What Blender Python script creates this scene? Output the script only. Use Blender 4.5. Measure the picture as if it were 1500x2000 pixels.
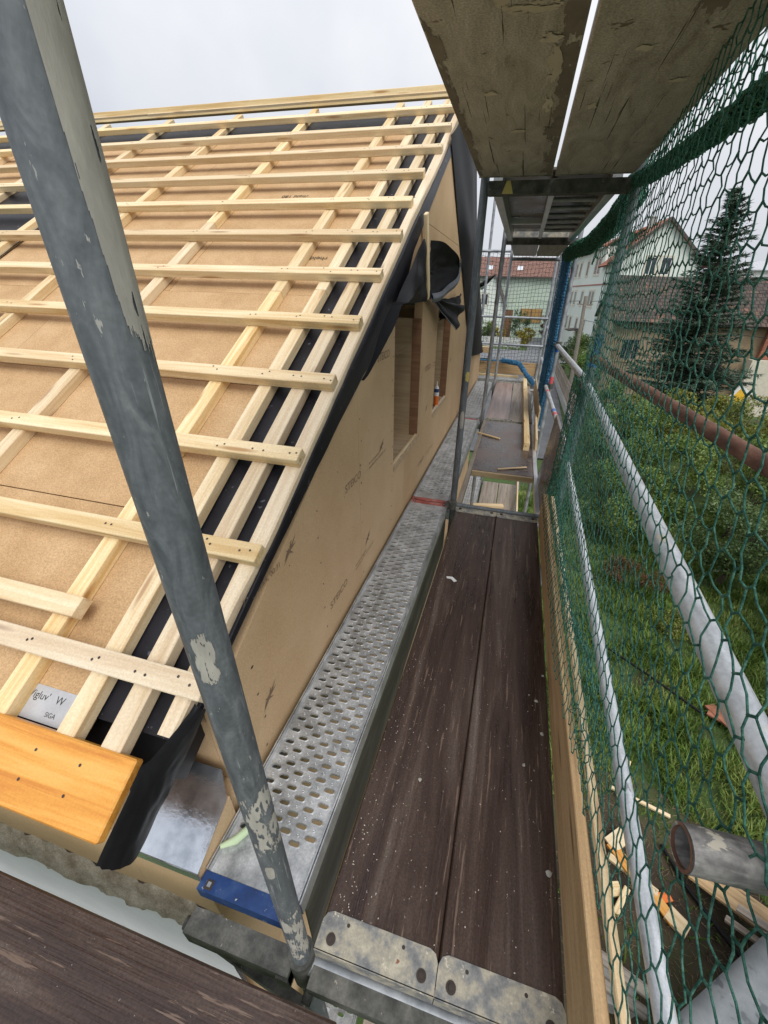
import bpy, bmesh, math, random
import numpy as np
from mathutils import Vector, Matrix, noise as mnoise

random.seed(7)
for o in list(bpy.data.objects): bpy.data.objects.remove(o)
S = bpy.context.scene
COL = S.collection

# ------------------------------------------------------------------ camera
cam = bpy.data.cameras.new('camera')
co = bpy.data.objects.new('camera', cam); COL.objects.link(co)
cam.sensor_fit = 'HORIZONTAL'; cam.sensor_width = 36.0
cam.lens = 776 / 1500 * 36
cam.shift_x = -0.0253; cam.shift_y = 0.0047
cam.clip_start = 0.02; cam.clip_end = 2000
rx = Vector((0.9658263, 0.2578179, 0.02663609)); ux = Vector((-0.14937114, 0.46967334, 0.87011218)); bx_ = Vector((0.21182023, -0.8443559, 0.49213342))
m = Matrix((rx, ux, bx_)).transposed().to_4x4(); m.translation = (0, 0, 1.48)
co.matrix_world = m
S.camera = co

# ------------------------------------------------------------------ world, sun, exposure
W = bpy.data.worlds.new('World'); S.world = W; W.use_nodes = True
nt = W.node_tree; nt.nodes.clear()
def wn(t): return nt.nodes.new(t)
sky = wn('ShaderNodeTexSky'); sky.sky_type = 'NISHITA'; sky.sun_disc = False
SUN_EL, SUN_ROT = math.radians(55), math.radians(38)
sky.sun_elevation = SUN_EL; sky.sun_rotation = math.pi - SUN_ROT; sky.air_density = 1.0; sky.dust_density = 3.0
hsv = wn('ShaderNodeHueSaturation'); hsv.inputs['Saturation'].default_value = 0.25
tc = wn('ShaderNodeTexCoord'); cn = wn('ShaderNodeTexNoise'); cn.inputs['Scale'].default_value = 1.6; cn.inputs['Detail'].default_value = 5; cn.inputs['Roughness'].default_value = .5
sx = wn('ShaderNodeSeparateXYZ'); mz = wn('ShaderNodeMapRange'); mz.inputs[1].default_value = 0; mz.inputs[2].default_value = .75; mz.inputs[3].default_value = .70; mz.inputs[4].default_value = 1.10
mc = wn('ShaderNodeMix'); mc.data_type = 'RGBA'; mc.blend_type = 'MULTIPLY'; mc.inputs[0].default_value = 1
cr = wn('ShaderNodeValToRGB'); cr.color_ramp.elements[0].position = .38; cr.color_ramp.elements[1].position = .64
cr.color_ramp.elements[0].color = (4.9, 5.25, 6.0, 1); cr.color_ramp.elements[1].color = (7.3, 7.4, 7.65, 1)
mx = wn('ShaderNodeMix'); mx.data_type = 'RGBA'; mx.inputs[0].default_value = .9
bg = wn('ShaderNodeBackground'); bg.inputs[1].default_value = .1
wo = wn('ShaderNodeOutputWorld')
L = nt.links.new
L(sky.outputs[0], hsv.inputs['Color']); L(tc.outputs['Generated'], cn.inputs['Vector']); L(cn.outputs['Fac'], cr.inputs[0])
L(hsv.outputs[0], mx.inputs[6]); L(tc.outputs['Generated'], sx.inputs[0]); L(sx.outputs[2], mz.inputs[0]); L(cr.outputs[0], mc.inputs[6]); L(mz.outputs[0], mc.inputs[7]); L(mc.outputs[2], mx.inputs[7]); L(mx.outputs[2], bg.inputs[0]); L(bg.outputs[0], wo.inputs[0])
sl = bpy.data.lights.new('sun', 'SUN'); sl.energy = 1.5; sl.angle = math.radians(40); sl.color = (1, .97, .92)
so = bpy.data.objects.new('sun', sl); COL.objects.link(so)
sd = Vector((math.sin(SUN_ROT) * math.cos(SUN_EL), math.cos(SUN_ROT) * math.cos(SUN_EL) * -1, math.sin(SUN_EL)))  # towards the sun, behind the camera to the right
so.rotation_euler = sd.to_track_quat('Z', 'Y').to_euler(); so.location = (0, -5, 30)
S.view_settings.view_transform = 'Standard'; S.view_settings.look = 'None'; S.view_settings.gamma = 1
S.view_settings.exposure = 0.62
S.render.engine = 'CYCLES'

# ------------------------------------------------------------------ materials
def mat(name, cols, scale=(6, 6, 6), rough=.7, bump=.0, detail=6, metal=0.0, spots=None, spots2=None, fine=0.0, rough2=None, distort=0.0, island=0.0, bscale=None, spec=None, coords='Object', knots=None, trans=0.0):
    """cols: [(pos,(r,g,b)),...]; spots: (scale, threshold, colour) flecks with a shape of their own; fine: fine-grain contrast"""
    M = bpy.data.materials.new(name); M.use_nodes = True
    t = M.node_tree; N = t.nodes; K = t.links.new
    b = N['Principled BSDF']
    tcn = N.new('ShaderNodeTexCoord'); oi = N.new('ShaderNodeObjectInfo')
    add = N.new('ShaderNodeVectorMath'); add.operation = 'MULTIPLY_ADD'
    add.inputs[1].default_value = (31, 17, 23)
    comb = N.new('ShaderNodeCombineXYZ')
    for i in range(3): K(oi.outputs['Random'], comb.inputs[i])
    K(comb.outputs[0], add.inputs[0]); K(tcn.outputs[coords], add.inputs[2])
    mp = N.new('ShaderNodeMapping'); mp.inputs['Scale'].default_value = scale
    K(add.outputs[0], mp.inputs[0])
    nz = N.new('ShaderNodeTexNoise'); nz.inputs['Scale'].default_value = 1; nz.inputs['Detail'].default_value = detail; nz.inputs['Roughness'].default_value = .62; nz.inputs['Distortion'].default_value = distort
    K(mp.outputs[0], nz.inputs['Vector'])
    r = N.new('ShaderNodeValToRGB')
    while len(r.color_ramp.elements) < len(cols): r.color_ramp.elements.new(.5)
    for e, (p, c) in zip(r.color_ramp.elements, cols): e.position = .5 + (p - .5) * .6; e.color = (*c, 1)
    K(nz.outputs['Fac'], r.inputs[0])
    out = r.outputs[0]
    def mixc(fac, c2, mode='MIX', f=None):
        nonlocal out
        x = N.new('ShaderNodeMix'); x.data_type = 'RGBA'; x.blend_type = mode
        if fac is not None: K(fac, x.inputs[0])
        else: x.inputs[0].default_value = f
        K(out, x.inputs[6])
        if isinstance(c2, tuple): x.inputs[7].default_value = (*c2, 1)
        else: K(c2, x.inputs[7])
        out = x.outputs[2]
    if fine:
        n2 = N.new('ShaderNodeTexNoise'); n2.inputs['Scale'].default_value = 180; n2.inputs['Detail'].default_value = 3
        K(add.outputs[0], n2.inputs['Vector'])
        rr = N.new('ShaderNodeMapRange'); rr.inputs[1].default_value = .3; rr.inputs[2].default_value = .7; rr.inputs[3].default_value = 1 - fine; rr.inputs[4].default_value = 1 + fine * .4
        K(n2.outputs['Fac'], rr.inputs[0])
        mixc(None, rr.outputs[0], 'MULTIPLY', 1.0)
    if knots:
        sc, th, kc = knots
        mk = N.new('ShaderNodeMapping'); mk.inputs['Scale'].default_value = sc; K(add.outputs[0], mk.inputs[0])
        v = N.new('ShaderNodeTexVoronoi'); v.inputs['Scale'].default_value = 1; K(mk.outputs[0], v.inputs['Vector'])
        q = N.new('ShaderNodeMapRange'); q.inputs[1].default_value = th; q.inputs[2].default_value = th * .45; q.inputs[3].default_value = 0; q.inputs[4].default_value = .85
        K(v.outputs['Distance'], q.inputs[0]); mixc(q.outputs[0], kc)
    for s in (spots, spots2):
        if s:
            n3 = N.new('ShaderNodeTexNoise'); n3.inputs['Detail'].default_value = 4; n3.inputs['Roughness'].default_value = .65
            if isinstance(s[0], tuple):
                m3 = N.new('ShaderNodeMapping'); m3.inputs['Scale'].default_value = s[0]; K(add.outputs[0], m3.inputs[0]); K(m3.outputs[0], n3.inputs['Vector']); n3.inputs['Scale'].default_value = 1
            else:
                n3.inputs['Scale'].default_value = s[0]; K(add.outputs[0], n3.inputs['Vector'])
            q = N.new('ShaderNodeMapRange'); q.inputs[1].default_value = s[1] - .045; q.inputs[2].default_value = s[1] - .015
            K(n3.outputs['Fac'], q.inputs[0]); mixc(q.outputs[0], s[2])
    if island:
        g = N.new('ShaderNodeNewGeometry')
        h = N.new('ShaderNodeHueSaturation')
        q = N.new('ShaderNodeMapRange'); q.inputs[3].default_value = 1 - island; q.inputs[4].default_value = 1 + island
        K(g.outputs['Random Per Island'], q.inputs[0]); K(q.outputs[0], h.inputs['Value']); K(out, h.inputs['Color'])
        q2 = N.new('ShaderNodeMapRange'); q2.inputs[3].default_value = .47; q2.inputs[4].default_value = .52
        ml = N.new('ShaderNodeMath'); ml.operation = 'FRACT'; mm = N.new('ShaderNodeMath'); mm.operation = 'MULTIPLY'; mm.inputs[1].default_value = 7.3
        K(g.outputs['Random Per Island'], mm.inputs[0]); K(mm.outputs[0], ml.inputs[0]); K(ml.outputs[0], q2.inputs[0]); K(q2.outputs[0], h.inputs['Hue'])
        out = h.outputs[0]
    K(out, b.inputs['Base Color'])
    b.inputs['Metallic'].default_value = metal
    if rough2 is not None:
        q = N.new('ShaderNodeMapRange'); q.inputs[1].default_value = .35; q.inputs[2].default_value = .65; q.inputs[3].default_value = rough; q.inputs[4].default_value = rough2
        K(nz.outputs['Fac'], q.inputs[0]); K(q.outputs[0], b.inputs['Roughness'])
    else: b.inputs['Roughness'].default_value = rough
    if spec is not None: b.inputs['Specular IOR Level'].default_value = spec
    if bump:
        bn = N.new('ShaderNodeBump'); bn.inputs['Strength'].default_value = bump; bn.inputs['Distance'].default_value = .004
        src = nz.outputs['Fac']
        if bscale:
            n4 = N.new('ShaderNodeTexNoise'); n4.inputs['Detail'].default_value = 4; m4 = N.new('ShaderNodeMapping'); m4.inputs['Scale'].default_value = bscale
            n4.inputs['Scale'].default_value = 1; K(add.outputs[0], m4.inputs[0]); K(m4.outputs[0], n4.inputs['Vector']); src = n4.outputs['Fac']
        K(src, bn.inputs['Height']); K(bn.outputs[0], b.inputs['Normal'])
    if trans:
        tb = N.new('ShaderNodeBsdfTranslucent'); K(out, tb.inputs['Color']); ms = N.new('ShaderNodeMixShader'); ms.inputs[0].default_value = trans
        om = N['Material Output']; K(b.outputs[0], ms.inputs[1]); K(tb.outputs[0], ms.inputs[2]); K(ms.outputs[0], om.inputs['Surface'])
    return M

def vary(M, v0=.86, v1=1.08, s0=.72, s1=1.1):
    t = M.node_tree; N = t.nodes; K = t.links.new; b = N['Principled BSDF']; src = b.inputs['Base Color'].links[0].from_socket
    oi = N.new('ShaderNodeObjectInfo'); h = N.new('ShaderNodeHueSaturation')
    a = N.new('ShaderNodeMapRange'); a.inputs[3].default_value = v0; a.inputs[4].default_value = v1; K(oi.outputs['Random'], a.inputs[0]); K(a.outputs[0], h.inputs['Value'])
    mm = N.new('ShaderNodeMath'); mm.operation = 'MULTIPLY'; mm.inputs[1].default_value = 9.7; fr = N.new('ShaderNodeMath'); fr.operation = 'FRACT'; K(oi.outputs['Random'], mm.inputs[0]); K(mm.outputs[0], fr.inputs[0])
    c = N.new('ShaderNodeMapRange'); c.inputs[3].default_value = s0; c.inputs[4].default_value = s1; K(fr.outputs[0], c.inputs[0]); K(c.outputs[0], h.inputs['Saturation'])
    K(src, h.inputs['Color']); K(h.outputs[0], b.inputs['Base Color']); return M
def wood(name, a, b2, c, rough=.65, knots=True, kc=(.28, .13, .05), bump=.15, kscale=(2.1, 17, 17), kth=.2, **k):
    return mat(name, [(.25, a), (.5, b2), (.75, c)], scale=(1.6, 34, 34), rough=rough, bump=bump, distort=.6, detail=5,
               knots=(kscale, kth, kc) if knots else None, **k)

MT = {}
MT['batten'] = vary(wood('batten_wood', (.66, .47, .25), (.78, .61, .37), (.84, .70, .47), kc=(.40, .22, .10), fine=.12, bump=.3), s0=.92, s1=1.18)
MT['batten2'] = vary(wood('batten_wood_yellow', (.62, .42, .20), (.72, .53, .29), (.79, .63, .39), kc=(.34, .17, .07), fine=.12, bump=.3))
MT['orange'] = wood('glazed_orange_wood', (.55, .20, .028), (.70, .31, .05), (.76, .40, .095), rough=.32, kc=(.36, .085, .012), fine=.1, kscale=(2.6, 9, 9), kth=.26)
MT['toe'] = wood('brown_board', (.36, .23, .11), (.47, .31, .155), (.55, .38, .20), fine=.15, bump=.3, kc=(.16, .08, .04))
MT['dark'] = mat('wet_dark_plank', [(.12, (.024, .0125, .0085)), (.42, (.047, .0255, .0175)), (.58, (.072, .043, .031)), (.72, (.115, .082, .064)), (.9, (.18, .145, .122))], scale=(.9, 11, 11), rough=.22, rough2=.5, bump=.6, distort=.7, detail=11,
                 spots=((4.5, 75, 75), .665, (.15, .10, .072)), spots2=(95, .735, (.42, .37, .32)), fine=.4, bscale=(3, 110, 110))
MT['under'] = mat('weathered_plank_underside', [(.2, (.32, .285, .245)), (.42, (.44, .405, .36)), (.62, (.51, .475, .43)), (.85, (.60, .565, .52))], scale=(3, 10, 10), rough=.85, bump=.6, distort=1.4, detail=11,
                  spots=((1.1, 80, 80), .67, (.06, .046, .034)), spots2=((14, 9, 9), .715, (.17, .135, .105)), fine=.35)
MT['pink'] = mat('wet_pinkish_plank', [(.25, (.24, .155, .13)), (.5, (.33, .225, .19)), (.75, (.40, .29, .25))], scale=(1.3, 24, 24), rough=.35, bump=.2, spots=((6, 60, 60), .68, (.16, .09, .07)), fine=.15)
MT['greyplank'] = mat('grey_plank', [(.25, (.20, .16, .125)), (.5, (.29, .24, .19)), (.75, (.36, .31, .26))], scale=(1.3, 24, 24), rough=.6, bump=.2, spots=((6, 60, 60), .68, (.12, .08, .06)), fine=.15)
MT['gapdark'] = mat('gap_shade_dark', [(.3, (.012, .009, .007)), (.7, (.03, .022, .017))], scale=(30, 30, 30), rough=.9)  # near-black tone of the strip added in the plank gap
MT['phen'] = mat('wet_phenolic_plywood', [(.3, (.06, .042, .036)), (.5, (.11, .082, .072)), (.7, (.17, .13, .115))], scale=(3, 3, 3), rough=.18, rough2=.45, bump=.1, fine=.1)
MT['ply'] = wood('plywood', (.40, .29, .17), (.47, .35, .21), (.53, .41, .26), knots=False, fine=.1)
MT['jamb'] = wood('brown_fibre_jamb', (.20, .10, .05), (.25, .13, .065), (.30, .16, .085), knots=False, fine=.2)
MT['fibre'] = mat('wood_fibre_board', [(.2, (.53, .36, .20)), (.5, (.58, .405, .235)), (.8, (.63, .455, .275))], scale=(1.6, 1.6, 1.6), rough=.9, bump=.25, bscale=(160, 160, 160), fine=.13, spec=.2)
MT['fibre_roof'] = mat('wood_fibre_roof_board', [(.2, (.49, .315, .16)), (.5, (.55, .36, .19)), (.8, (.61, .415, .23))], scale=(5, 5, 5), rough=.9, bump=.5, bscale=(130, 130, 130), fine=.26, spec=.2)
MT['black'] = mat('black_membrane', [(.3, (.005, .005, .006)), (.7, (.011, .011, .013))], scale=(5, 5, 5), rough=.55, bump=.2, fine=.1, spec=.25)
MT['blackwet'] = mat('black_membrane_print', [(.3, (.007, .007, .010)), (.7, (.015, .015, .021))], scale=(5, 5, 5), rough=.42, bump=.3, spec=.3, spots=(22, .70, (.10, .10, .13)), spots2=(160, .74, (.30, .29, .28)))
MT['galv'] = mat('galvanised_steel', [(.25, (.22, .24, .26)), (.5, (.33, .35, .375)), (.75, (.45, .47, .49))], scale=(9, 9, 9), rough=.42, rough2=.6, metal=.55, bump=.1, fine=.08, spots=(30, .72, (.42, .40, .35)))
MT['galvdark'] = mat('dull_galvanised_tube', [(.15, (.095, .108, .118)), (.42, (.135, .150, .162)), (.58, (.165, .182, .195)), (.85, (.235, .25, .26))], scale=(45, 45, 12), rough=.5, rough2=.7, metal=.3, bump=.15, detail=9, distort=1.2, fine=.16, spots=((150, 150, 45), .715, (.42, .41, .38)), spots2=((130, 130, 5), .70, (.33, .345, .35)))
MT['galvbright'] = mat('bright_galvanised_tube', [(.25, (.38, .40, .42)), (.5, (.52, .545, .57)), (.75, (.63, .65, .67))], scale=(40, 14, 40), rough=.42, metal=.35, bump=.12, fine=.12, detail=8, spots=((22, 6, 22), .655, (.58, .53, .42)), spots2=((30, 9, 30), .68, (.27, .28, .29)))
MT['alu'] = mat('aluminium', [(.3, (.48, .49, .50)), (.7, (.62, .63, .64))], scale=(8, 8, 8), rough=.38, metal=.7)
MT['perf'] = mat('zinc_perforated_plate', [(.2, (.32, .33, .335)), (.5, (.50, .515, .52)), (.8, (.68, .69, .70))], scale=(13, 13, 13), rough=.32, rough2=.6, metal=.55, bump=.15, fine=.2, detail=8, spots=(40, .70, (.46, .44, .38)))
MT['railgrey'] = mat('dirty_grey_rail', [(.25, (.075, .071, .064)), (.5, (.115, .108, .097)), (.75, (.18, .17, .155))], scale=(10, 3, 10), rough=.6, metal=.15, fine=.15)
MT['cap'] = mat('crusted_steel_cap', [(.2, (.15, .155, .155)), (.42, (.25, .25, .24)), (.55, (.38, .35, .28)), (.7, (.46, .42, .33)), (.85, (.56, .51, .41))], scale=(22, 22, 22), rough=.7, metal=.25, bump=.4, fine=.15, spots=(45, .69, (.58, .53, .42)), spots2=(22, .735, (.24, .10, .05)))
MT['tubeold'] = mat('old_stained_tube', [(.2, (.11, .105, .10)), (.45, (.19, .182, .172)), (.6, (.27, .26, .245)), (.85, (.38, .365, .335))], scale=(12, 55, 55), rough=.65, metal=.15, bump=.3, detail=9, fine=.25, distort=.6, spots=((22, 50, 50), .645, (.50, .46, .37)))
MT['steeldirt'] = mat('grimy_steel', [(.25, (.05, .05, .045)), (.5, (.10, .10, .09)), (.75, (.17, .165, .145))], scale=(14, 14, 14), rough=.75, metal=.2, bump=.4, fine=.2, spots=(40, .71, (.34, .31, .25)))
MT['blue'] = mat('blue_paint', [(.2, (.007, .024, .085)), (.5, (.012, .042, .15)), (.8, (.04, .08, .18))], scale=(12, 12, 12), rough=.4, bump=.1, spots=(60, .70, (.40, .42, .42)), spots2=(18, .71, (.10, .12, .13)))
MT['red'] = mat('faded_red_paint', [(.3, (.30, .06, .05)), (.6, (.42, .12, .10)), (.8, (.45, .24, .21))], scale=(12, 12, 12), rough=.55)
MT['bluetape'] = mat('blue_tape', [(.3, (.015, .11, .42)), (.7, (.03, .17, .55))], rough=.4)
MT['redtape'] = mat('red_tape', [(.3, (.55, .06, .07)), (.7, (.68, .12, .12))], rough=.4)
MT['yellow'] = mat('yellow_paint', [(.3, (.55, .43, .12)), (.7, (.70, .57, .20))], rough=.5)
MT['rust'] = mat('rusty_tube', [(.25, (.07, .030, .018)), (.5, (.145, .066, .042)), (.75, (.22, .11, .07))], scale=(20, 8, 20), rough=.8, bump=.3, fine=.2)
MT['mortar'] = mat('mortar_smear', [(.3, (.33, .315, .275)), (.7, (.45, .43, .375))], scale=(40, 40, 12), rough=.85, bump=.4)
MT['zinc'] = mat('wet_zinc_flashing', [(.3, (.36, .39, .43)), (.5, (.55, .58, .62)), (.7, (.64, .67, .71))], scale=(7, 7, 7), rough=.13, rough2=.24, metal=.9, bump=.10, bscale=(95, 95, 95))
MT['plaster'] = mat('white_plaster', [(.3, (.76, .76, .77)), (.7, (.82, .82, .83))], scale=(5, 5, 5), rough=.85, fine=.05)
MT['rubble'] = mat('rough_mortar', [(.25, (.27, .22, .155)), (.5, (.40, .345, .26)), (.75, (.52, .46, .36))], scale=(15, 15, 15), rough=.95, bump=.9, fine=.3)
MT['white'] = mat('white_plastic', [(.3, (.74, .74, .73)), (.7, (.80, .80, .79))], rough=.45)
MT['navy'] = mat('navy_print', [(.3, (.02, .05, .16)), (.7, (.03, .07, .2))], rough=.4)
MT['tubeorange'] = mat('orange_print', [(.3, (.78, .16, .02)), (.7, (.84, .2, .03))], rough=.4)
MT['ink'] = mat('grey_print', [(.3, (.19, .125, .075)), (.7, (.25, .16, .10))], rough=.9)
MT['inkdark'] = mat('black_print', [(.3, (.03, .025, .02)), (.7, (.05, .04, .03))], rough=.9)
MT['tape'] = mat('grey_tape', [(.3, (.40, .41, .43)), (.7, (.50, .51, .53))], rough=.5, fine=.06)
MT['netg'] = mat('green_net_twine', [(.3, (.034, .108, .083)), (.5, (.056, .165, .125)), (.75, (.11, .25, .195))], scale=(60, 60, 60), rough=.9, bump=.9, bscale=(420, 420, 420), fine=.45, spec=.1)
MT['netg2'] = mat('bright_green_net', [(.3, (.012, .10, .06)), (.7, (.03, .19, .11))], scale=(30, 30, 30), rough=.5, bump=.5, bscale=(150, 150, 150), fine=.35)
MT['netb'] = mat('blue_net_twine', [(.3, (.016, .12, .25)), (.5, (.035, .19, .36)), (.75, (.10, .30, .48))], scale=(20, 20, 6), rough=.6, bump=.8, bscale=(120, 120, 60), fine=.3)
MT['netk'] = mat('dark_net_twine', [(.3, (.012, .02, .022)), (.7, (.025, .035, .04))], rough=.7)
MT['nail'] = mat('nail_head', [(.3, (.045, .035, .03)), (.7, (.09, .07, .06))], rough=.5, metal=.5)

# ------------------------------------------------------------------ object helpers
MW = {}
I4 = Matrix.Identity(4)
def obj(name, me, material=None, parent=None, mtx=I4, label=None, cat=None, group=None, kind=None):
    o = bpy.data.objects.new(name, me); COL.objects.link(o)
    o.matrix_basis = mtx; MW[o] = mtx.copy()
    if material and me is not None and len(me.materials) == 0: me.materials.append(material)
    if parent: o.parent = parent; o.matrix_parent_inverse = MW[parent].inverted()
    return tag(o, label, cat, group, kind)
def tag(o, label=None, cat=None, group=None, kind=None):
    if label: o['label'] = label
    if cat: o['category'] = cat
    if group: o['group'] = group
    if kind: o['kind'] = kind
    return o
def thing(name, loc, label, cat, group=None):
    return obj(name, None, mtx=Matrix.Translation(loc), label=label, cat=cat, group=group)
def npmesh(name, v, f, smooth=False):
    me = bpy.data.meshes.new(name)
    v = np.asarray(v, dtype=np.float32).reshape(-1, 3); f = np.asarray(f, dtype=np.int32)
    k = f.shape[1]; n = len(f)
    me.vertices.add(len(v)); me.vertices.foreach_set('co', v.ravel())
    me.loops.add(n * k); me.loops.foreach_set('vertex_index', f.ravel())
    me.polygons.add(n); me.polygons.foreach_set('loop_start', np.arange(0, n * k, k, dtype=np.int32))
    me.polygons.foreach_set('loop_total', np.full(n, k, dtype=np.int32))
    if smooth: me.polygons.foreach_set('use_smooth', np.ones(n, dtype=bool))
    me.update(calc_edges=True); me.validate(); return me
class MB:
    def __init__(s): s.v = []; s.f = []; s.sm = []
    def add(s, vs, fs, smooth=False):
        n = len(s.v); s.v += [tuple(p) for p in vs]; s.f += [tuple(i + n for i in q) for q in fs]; s.sm += [smooth] * len(fs); return s
    def box(s, lo, hi, M=None):
        x0, y0, z0 = lo; x1, y1, z1 = hi
        vs = [Vector(p) for p in ((x0, y0, z0), (x1, y0, z0), (x1, y1, z0), (x0, y1, z0), (x0, y0, z1), (x1, y0, z1), (x1, y1, z1), (x0, y1, z1))]
        if M: vs = [M @ p for p in vs]
        return s.add(vs, [(0, 3, 2, 1), (4, 5, 6, 7), (0, 1, 5, 4), (1, 2, 6, 5), (2, 3, 7, 6), (3, 0, 4, 7)])
    def prism(s, poly, vec):
        n = len(poly); v = Vector(vec); a = [Vector(p) for p in poly]
        return s.add(a + [p + v for p in a], [tuple(range(n))[::-1], tuple(range(n, 2 * n))] + [(i, (i + 1) % n, (i + 1) % n + n, i + n) for i in range(n)])
    def tube(s, p0, p1, r, n=16, r2=None, cap=True, hollow=0):
        p0, p1 = Vector(p0), Vector(p1); d = (p1 - p0).normalized(); a = d.orthogonal().normalized(); b = d.cross(a)
        r2 = r if r2 is None else r2
        ring = lambda c, q: [c + (a * math.cos(2 * math.pi * i / n) + b * math.sin(2 * math.pi * i / n)) * q for i in range(n)]
        s.add(ring(p0, r) + ring(p1, r2), [(i, (i + 1) % n, (i + 1) % n + n, i + n) for i in range(n)], True)
        if hollow:
            s.add(ring(p0, r) + ring(p0, hollow) + ring(p0 + d * .25, hollow), [(i, i + n, (i + 1) % n + n, (i + 1) % n) for i in range(n)] + [(i + n, i + 2 * n, (i + 1) % n + 2 * n, (i + 1) % n + n) for i in range(n)] )
            s.add(ring(p1, r2), [tuple(range(n))])
        elif cap: s.add(ring(p0, r), [tuple(range(n))[::-1]]); s.add(ring(p1, r2), [tuple(range(n))])
        return s
    def path(s, pts, rs, n=8):
        pts = [Vector(p) for p in pts]; rings = []
        if not hasattr(rs, '__len__'): rs = [rs] * len(pts)
        a = None
        for i, p in enumerate(pts):
            d = (pts[min(i + 1, len(pts) - 1)] - pts[max(i - 1, 0)]).normalized()
            a = d.orthogonal().normalized() if a is None else (a - d * a.dot(d)).normalized()
            b = d.cross(a)
            rings += [p + (a * math.cos(2 * math.pi * k / n) + b * math.sin(2 * math.pi * k / n)) * rs[i] for k in range(n)]
        fs = [(j * n + k, j * n + (k + 1) % n, (j + 1) * n + (k + 1) % n, (j + 1) * n + k) for j in range(len(pts) - 1) for k in range(n)]
        s.add(rings, fs, True); s.add(rings[:n], [tuple(range(n))[::-1]]); s.add(rings[-n:], [tuple(range(n))]); return s
    def grid(s, fn, nu, nv, thick=0.0, smooth=True):
        P = [[Vector(fn(i / nu, j / nv)) for j in range(nv + 1)] for i in range(nu + 1)]
        flat = [p for r in P for p in r]; w = nv + 1
        s.add(flat, [(i * w + j, (i + 1) * w + j, (i + 1) * w + j + 1, i * w + j + 1) for i in range(nu) for j in range(nv)], smooth); return s
    def mesh(s, name='m'):
        me = bpy.data.meshes.new(name); me.from_pydata(s.v, [], s.f)
        me.polygons.foreach_set('use_smooth', s.sm); me.update(); return me
    def obj(s, name, material, parent=None, **k): return obj(name, s.mesh(name), material, parent, **k)

_bc = {}
def barmesh(l, w, t, bev=.0025, jit=0):
    """bar: length X, width Y, thickness Z, chamfered long edges"""
    key = (round(l, 3), round(w, 4), round(t, 4), bev, jit)
    if key in _bc: return _bc[key]
    bm = bmesh.new(); bmesh.ops.create_cube(bm, size=1)
    bmesh.ops.scale(bm, vec=(l, w, t), verts=bm.verts)
    if bev: bmesh.ops.bevel(bm, geom=bm.edges[:], offset=bev, segments=1, affect='EDGES')
    me = bpy.data.meshes.new('bar'); bm.to_mesh(me); bm.free(); _bc[key] = me; return me
def frame(c, d, up):
    d = Vector(d).normalized(); up = Vector(up); y = up.cross(d).normalized(); z = d.cross(y)
    M = Matrix((d, y, z)).transposed().to_4x4(); M.translation = c; return M
def bar(name, p0, p1, w, t, up, mtl, parent=None, bev=.0025, **k):
    """a bar from p0 to p1 (centre line), its thickness along up"""
    p0, p1 = Vector(p0), Vector(p1); l = (p1 - p0).length
    me = barmesh(l, w, t, bev); 
    if len(me.materials) and me.materials[0] != mtl:
        me = me.copy(); me.materials.clear()
    return obj(name, me, mtl, parent, frame((p0 + p1) / 2, p1 - p0, up), **k)

_tx = [0]
def text_mesh(s, size):
    cu = bpy.data.curves.new('t', 'FONT'); cu.body = s; cu.size = size
    o = bpy.data.objects.new('t', cu); COL.objects.link(o)
    dg = bpy.context.evaluated_depsgraph_get()
    me = bpy.data.meshes.new_from_object(o.evaluated_get(dg))
    bpy.data.objects.remove(o); bpy.data.curves.remove(cu); return me
def text(name, s, size, pos, xdir, up, mtl, parent, sx=1.0):
    me = text_mesh(s, size); me.materials.clear()
    M = frame(pos, xdir, Vector(xdir).cross(Vector(up))); M = M @ Matrix.Diagonal((sx, 1, 1, 1))
    return obj(name, me, mtl, parent, M)

# ------------------------------------------------------------------ twine nets
def tubes_np(P0, P1, r, n=5):
    P0 = np.asarray(P0, float); P1 = np.asarray(P1, float); d = P1 - P0; ln = np.linalg.norm(d, axis=1, keepdims=True); ln[ln == 0] = 1; d /= ln
    ref = np.where(np.abs(d[:, 2:3]) < .8, np.array([[0, 0, 1.]]), np.array([[1., 0, 0]]))
    a = np.cross(d, ref); a /= np.linalg.norm(a, axis=1, keepdims=True); b = np.cross(d, a)
    ang = 2 * np.pi * np.arange(n) / n
    off = (a[:, None, :] * np.cos(ang)[None, :, None] + b[:, None, :] * np.sin(ang)[None, :, None]) * r
    ext = d * r * .5
    V = np.concatenate([(P0 - ext)[:, None, :] + off, (P1 + ext)[:, None, :] + off], 1)  # m,2n,3
    m_ = len(P0); base = (np.arange(m_) * 2 * n)[:, None, None]
    i = np.arange(n); F = np.stack([i, (i + 1) % n, (i + 1) % n + n, i + n], 1)[None] + base
    return V.reshape(-1, 3), F.reshape(-1, 4)
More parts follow.
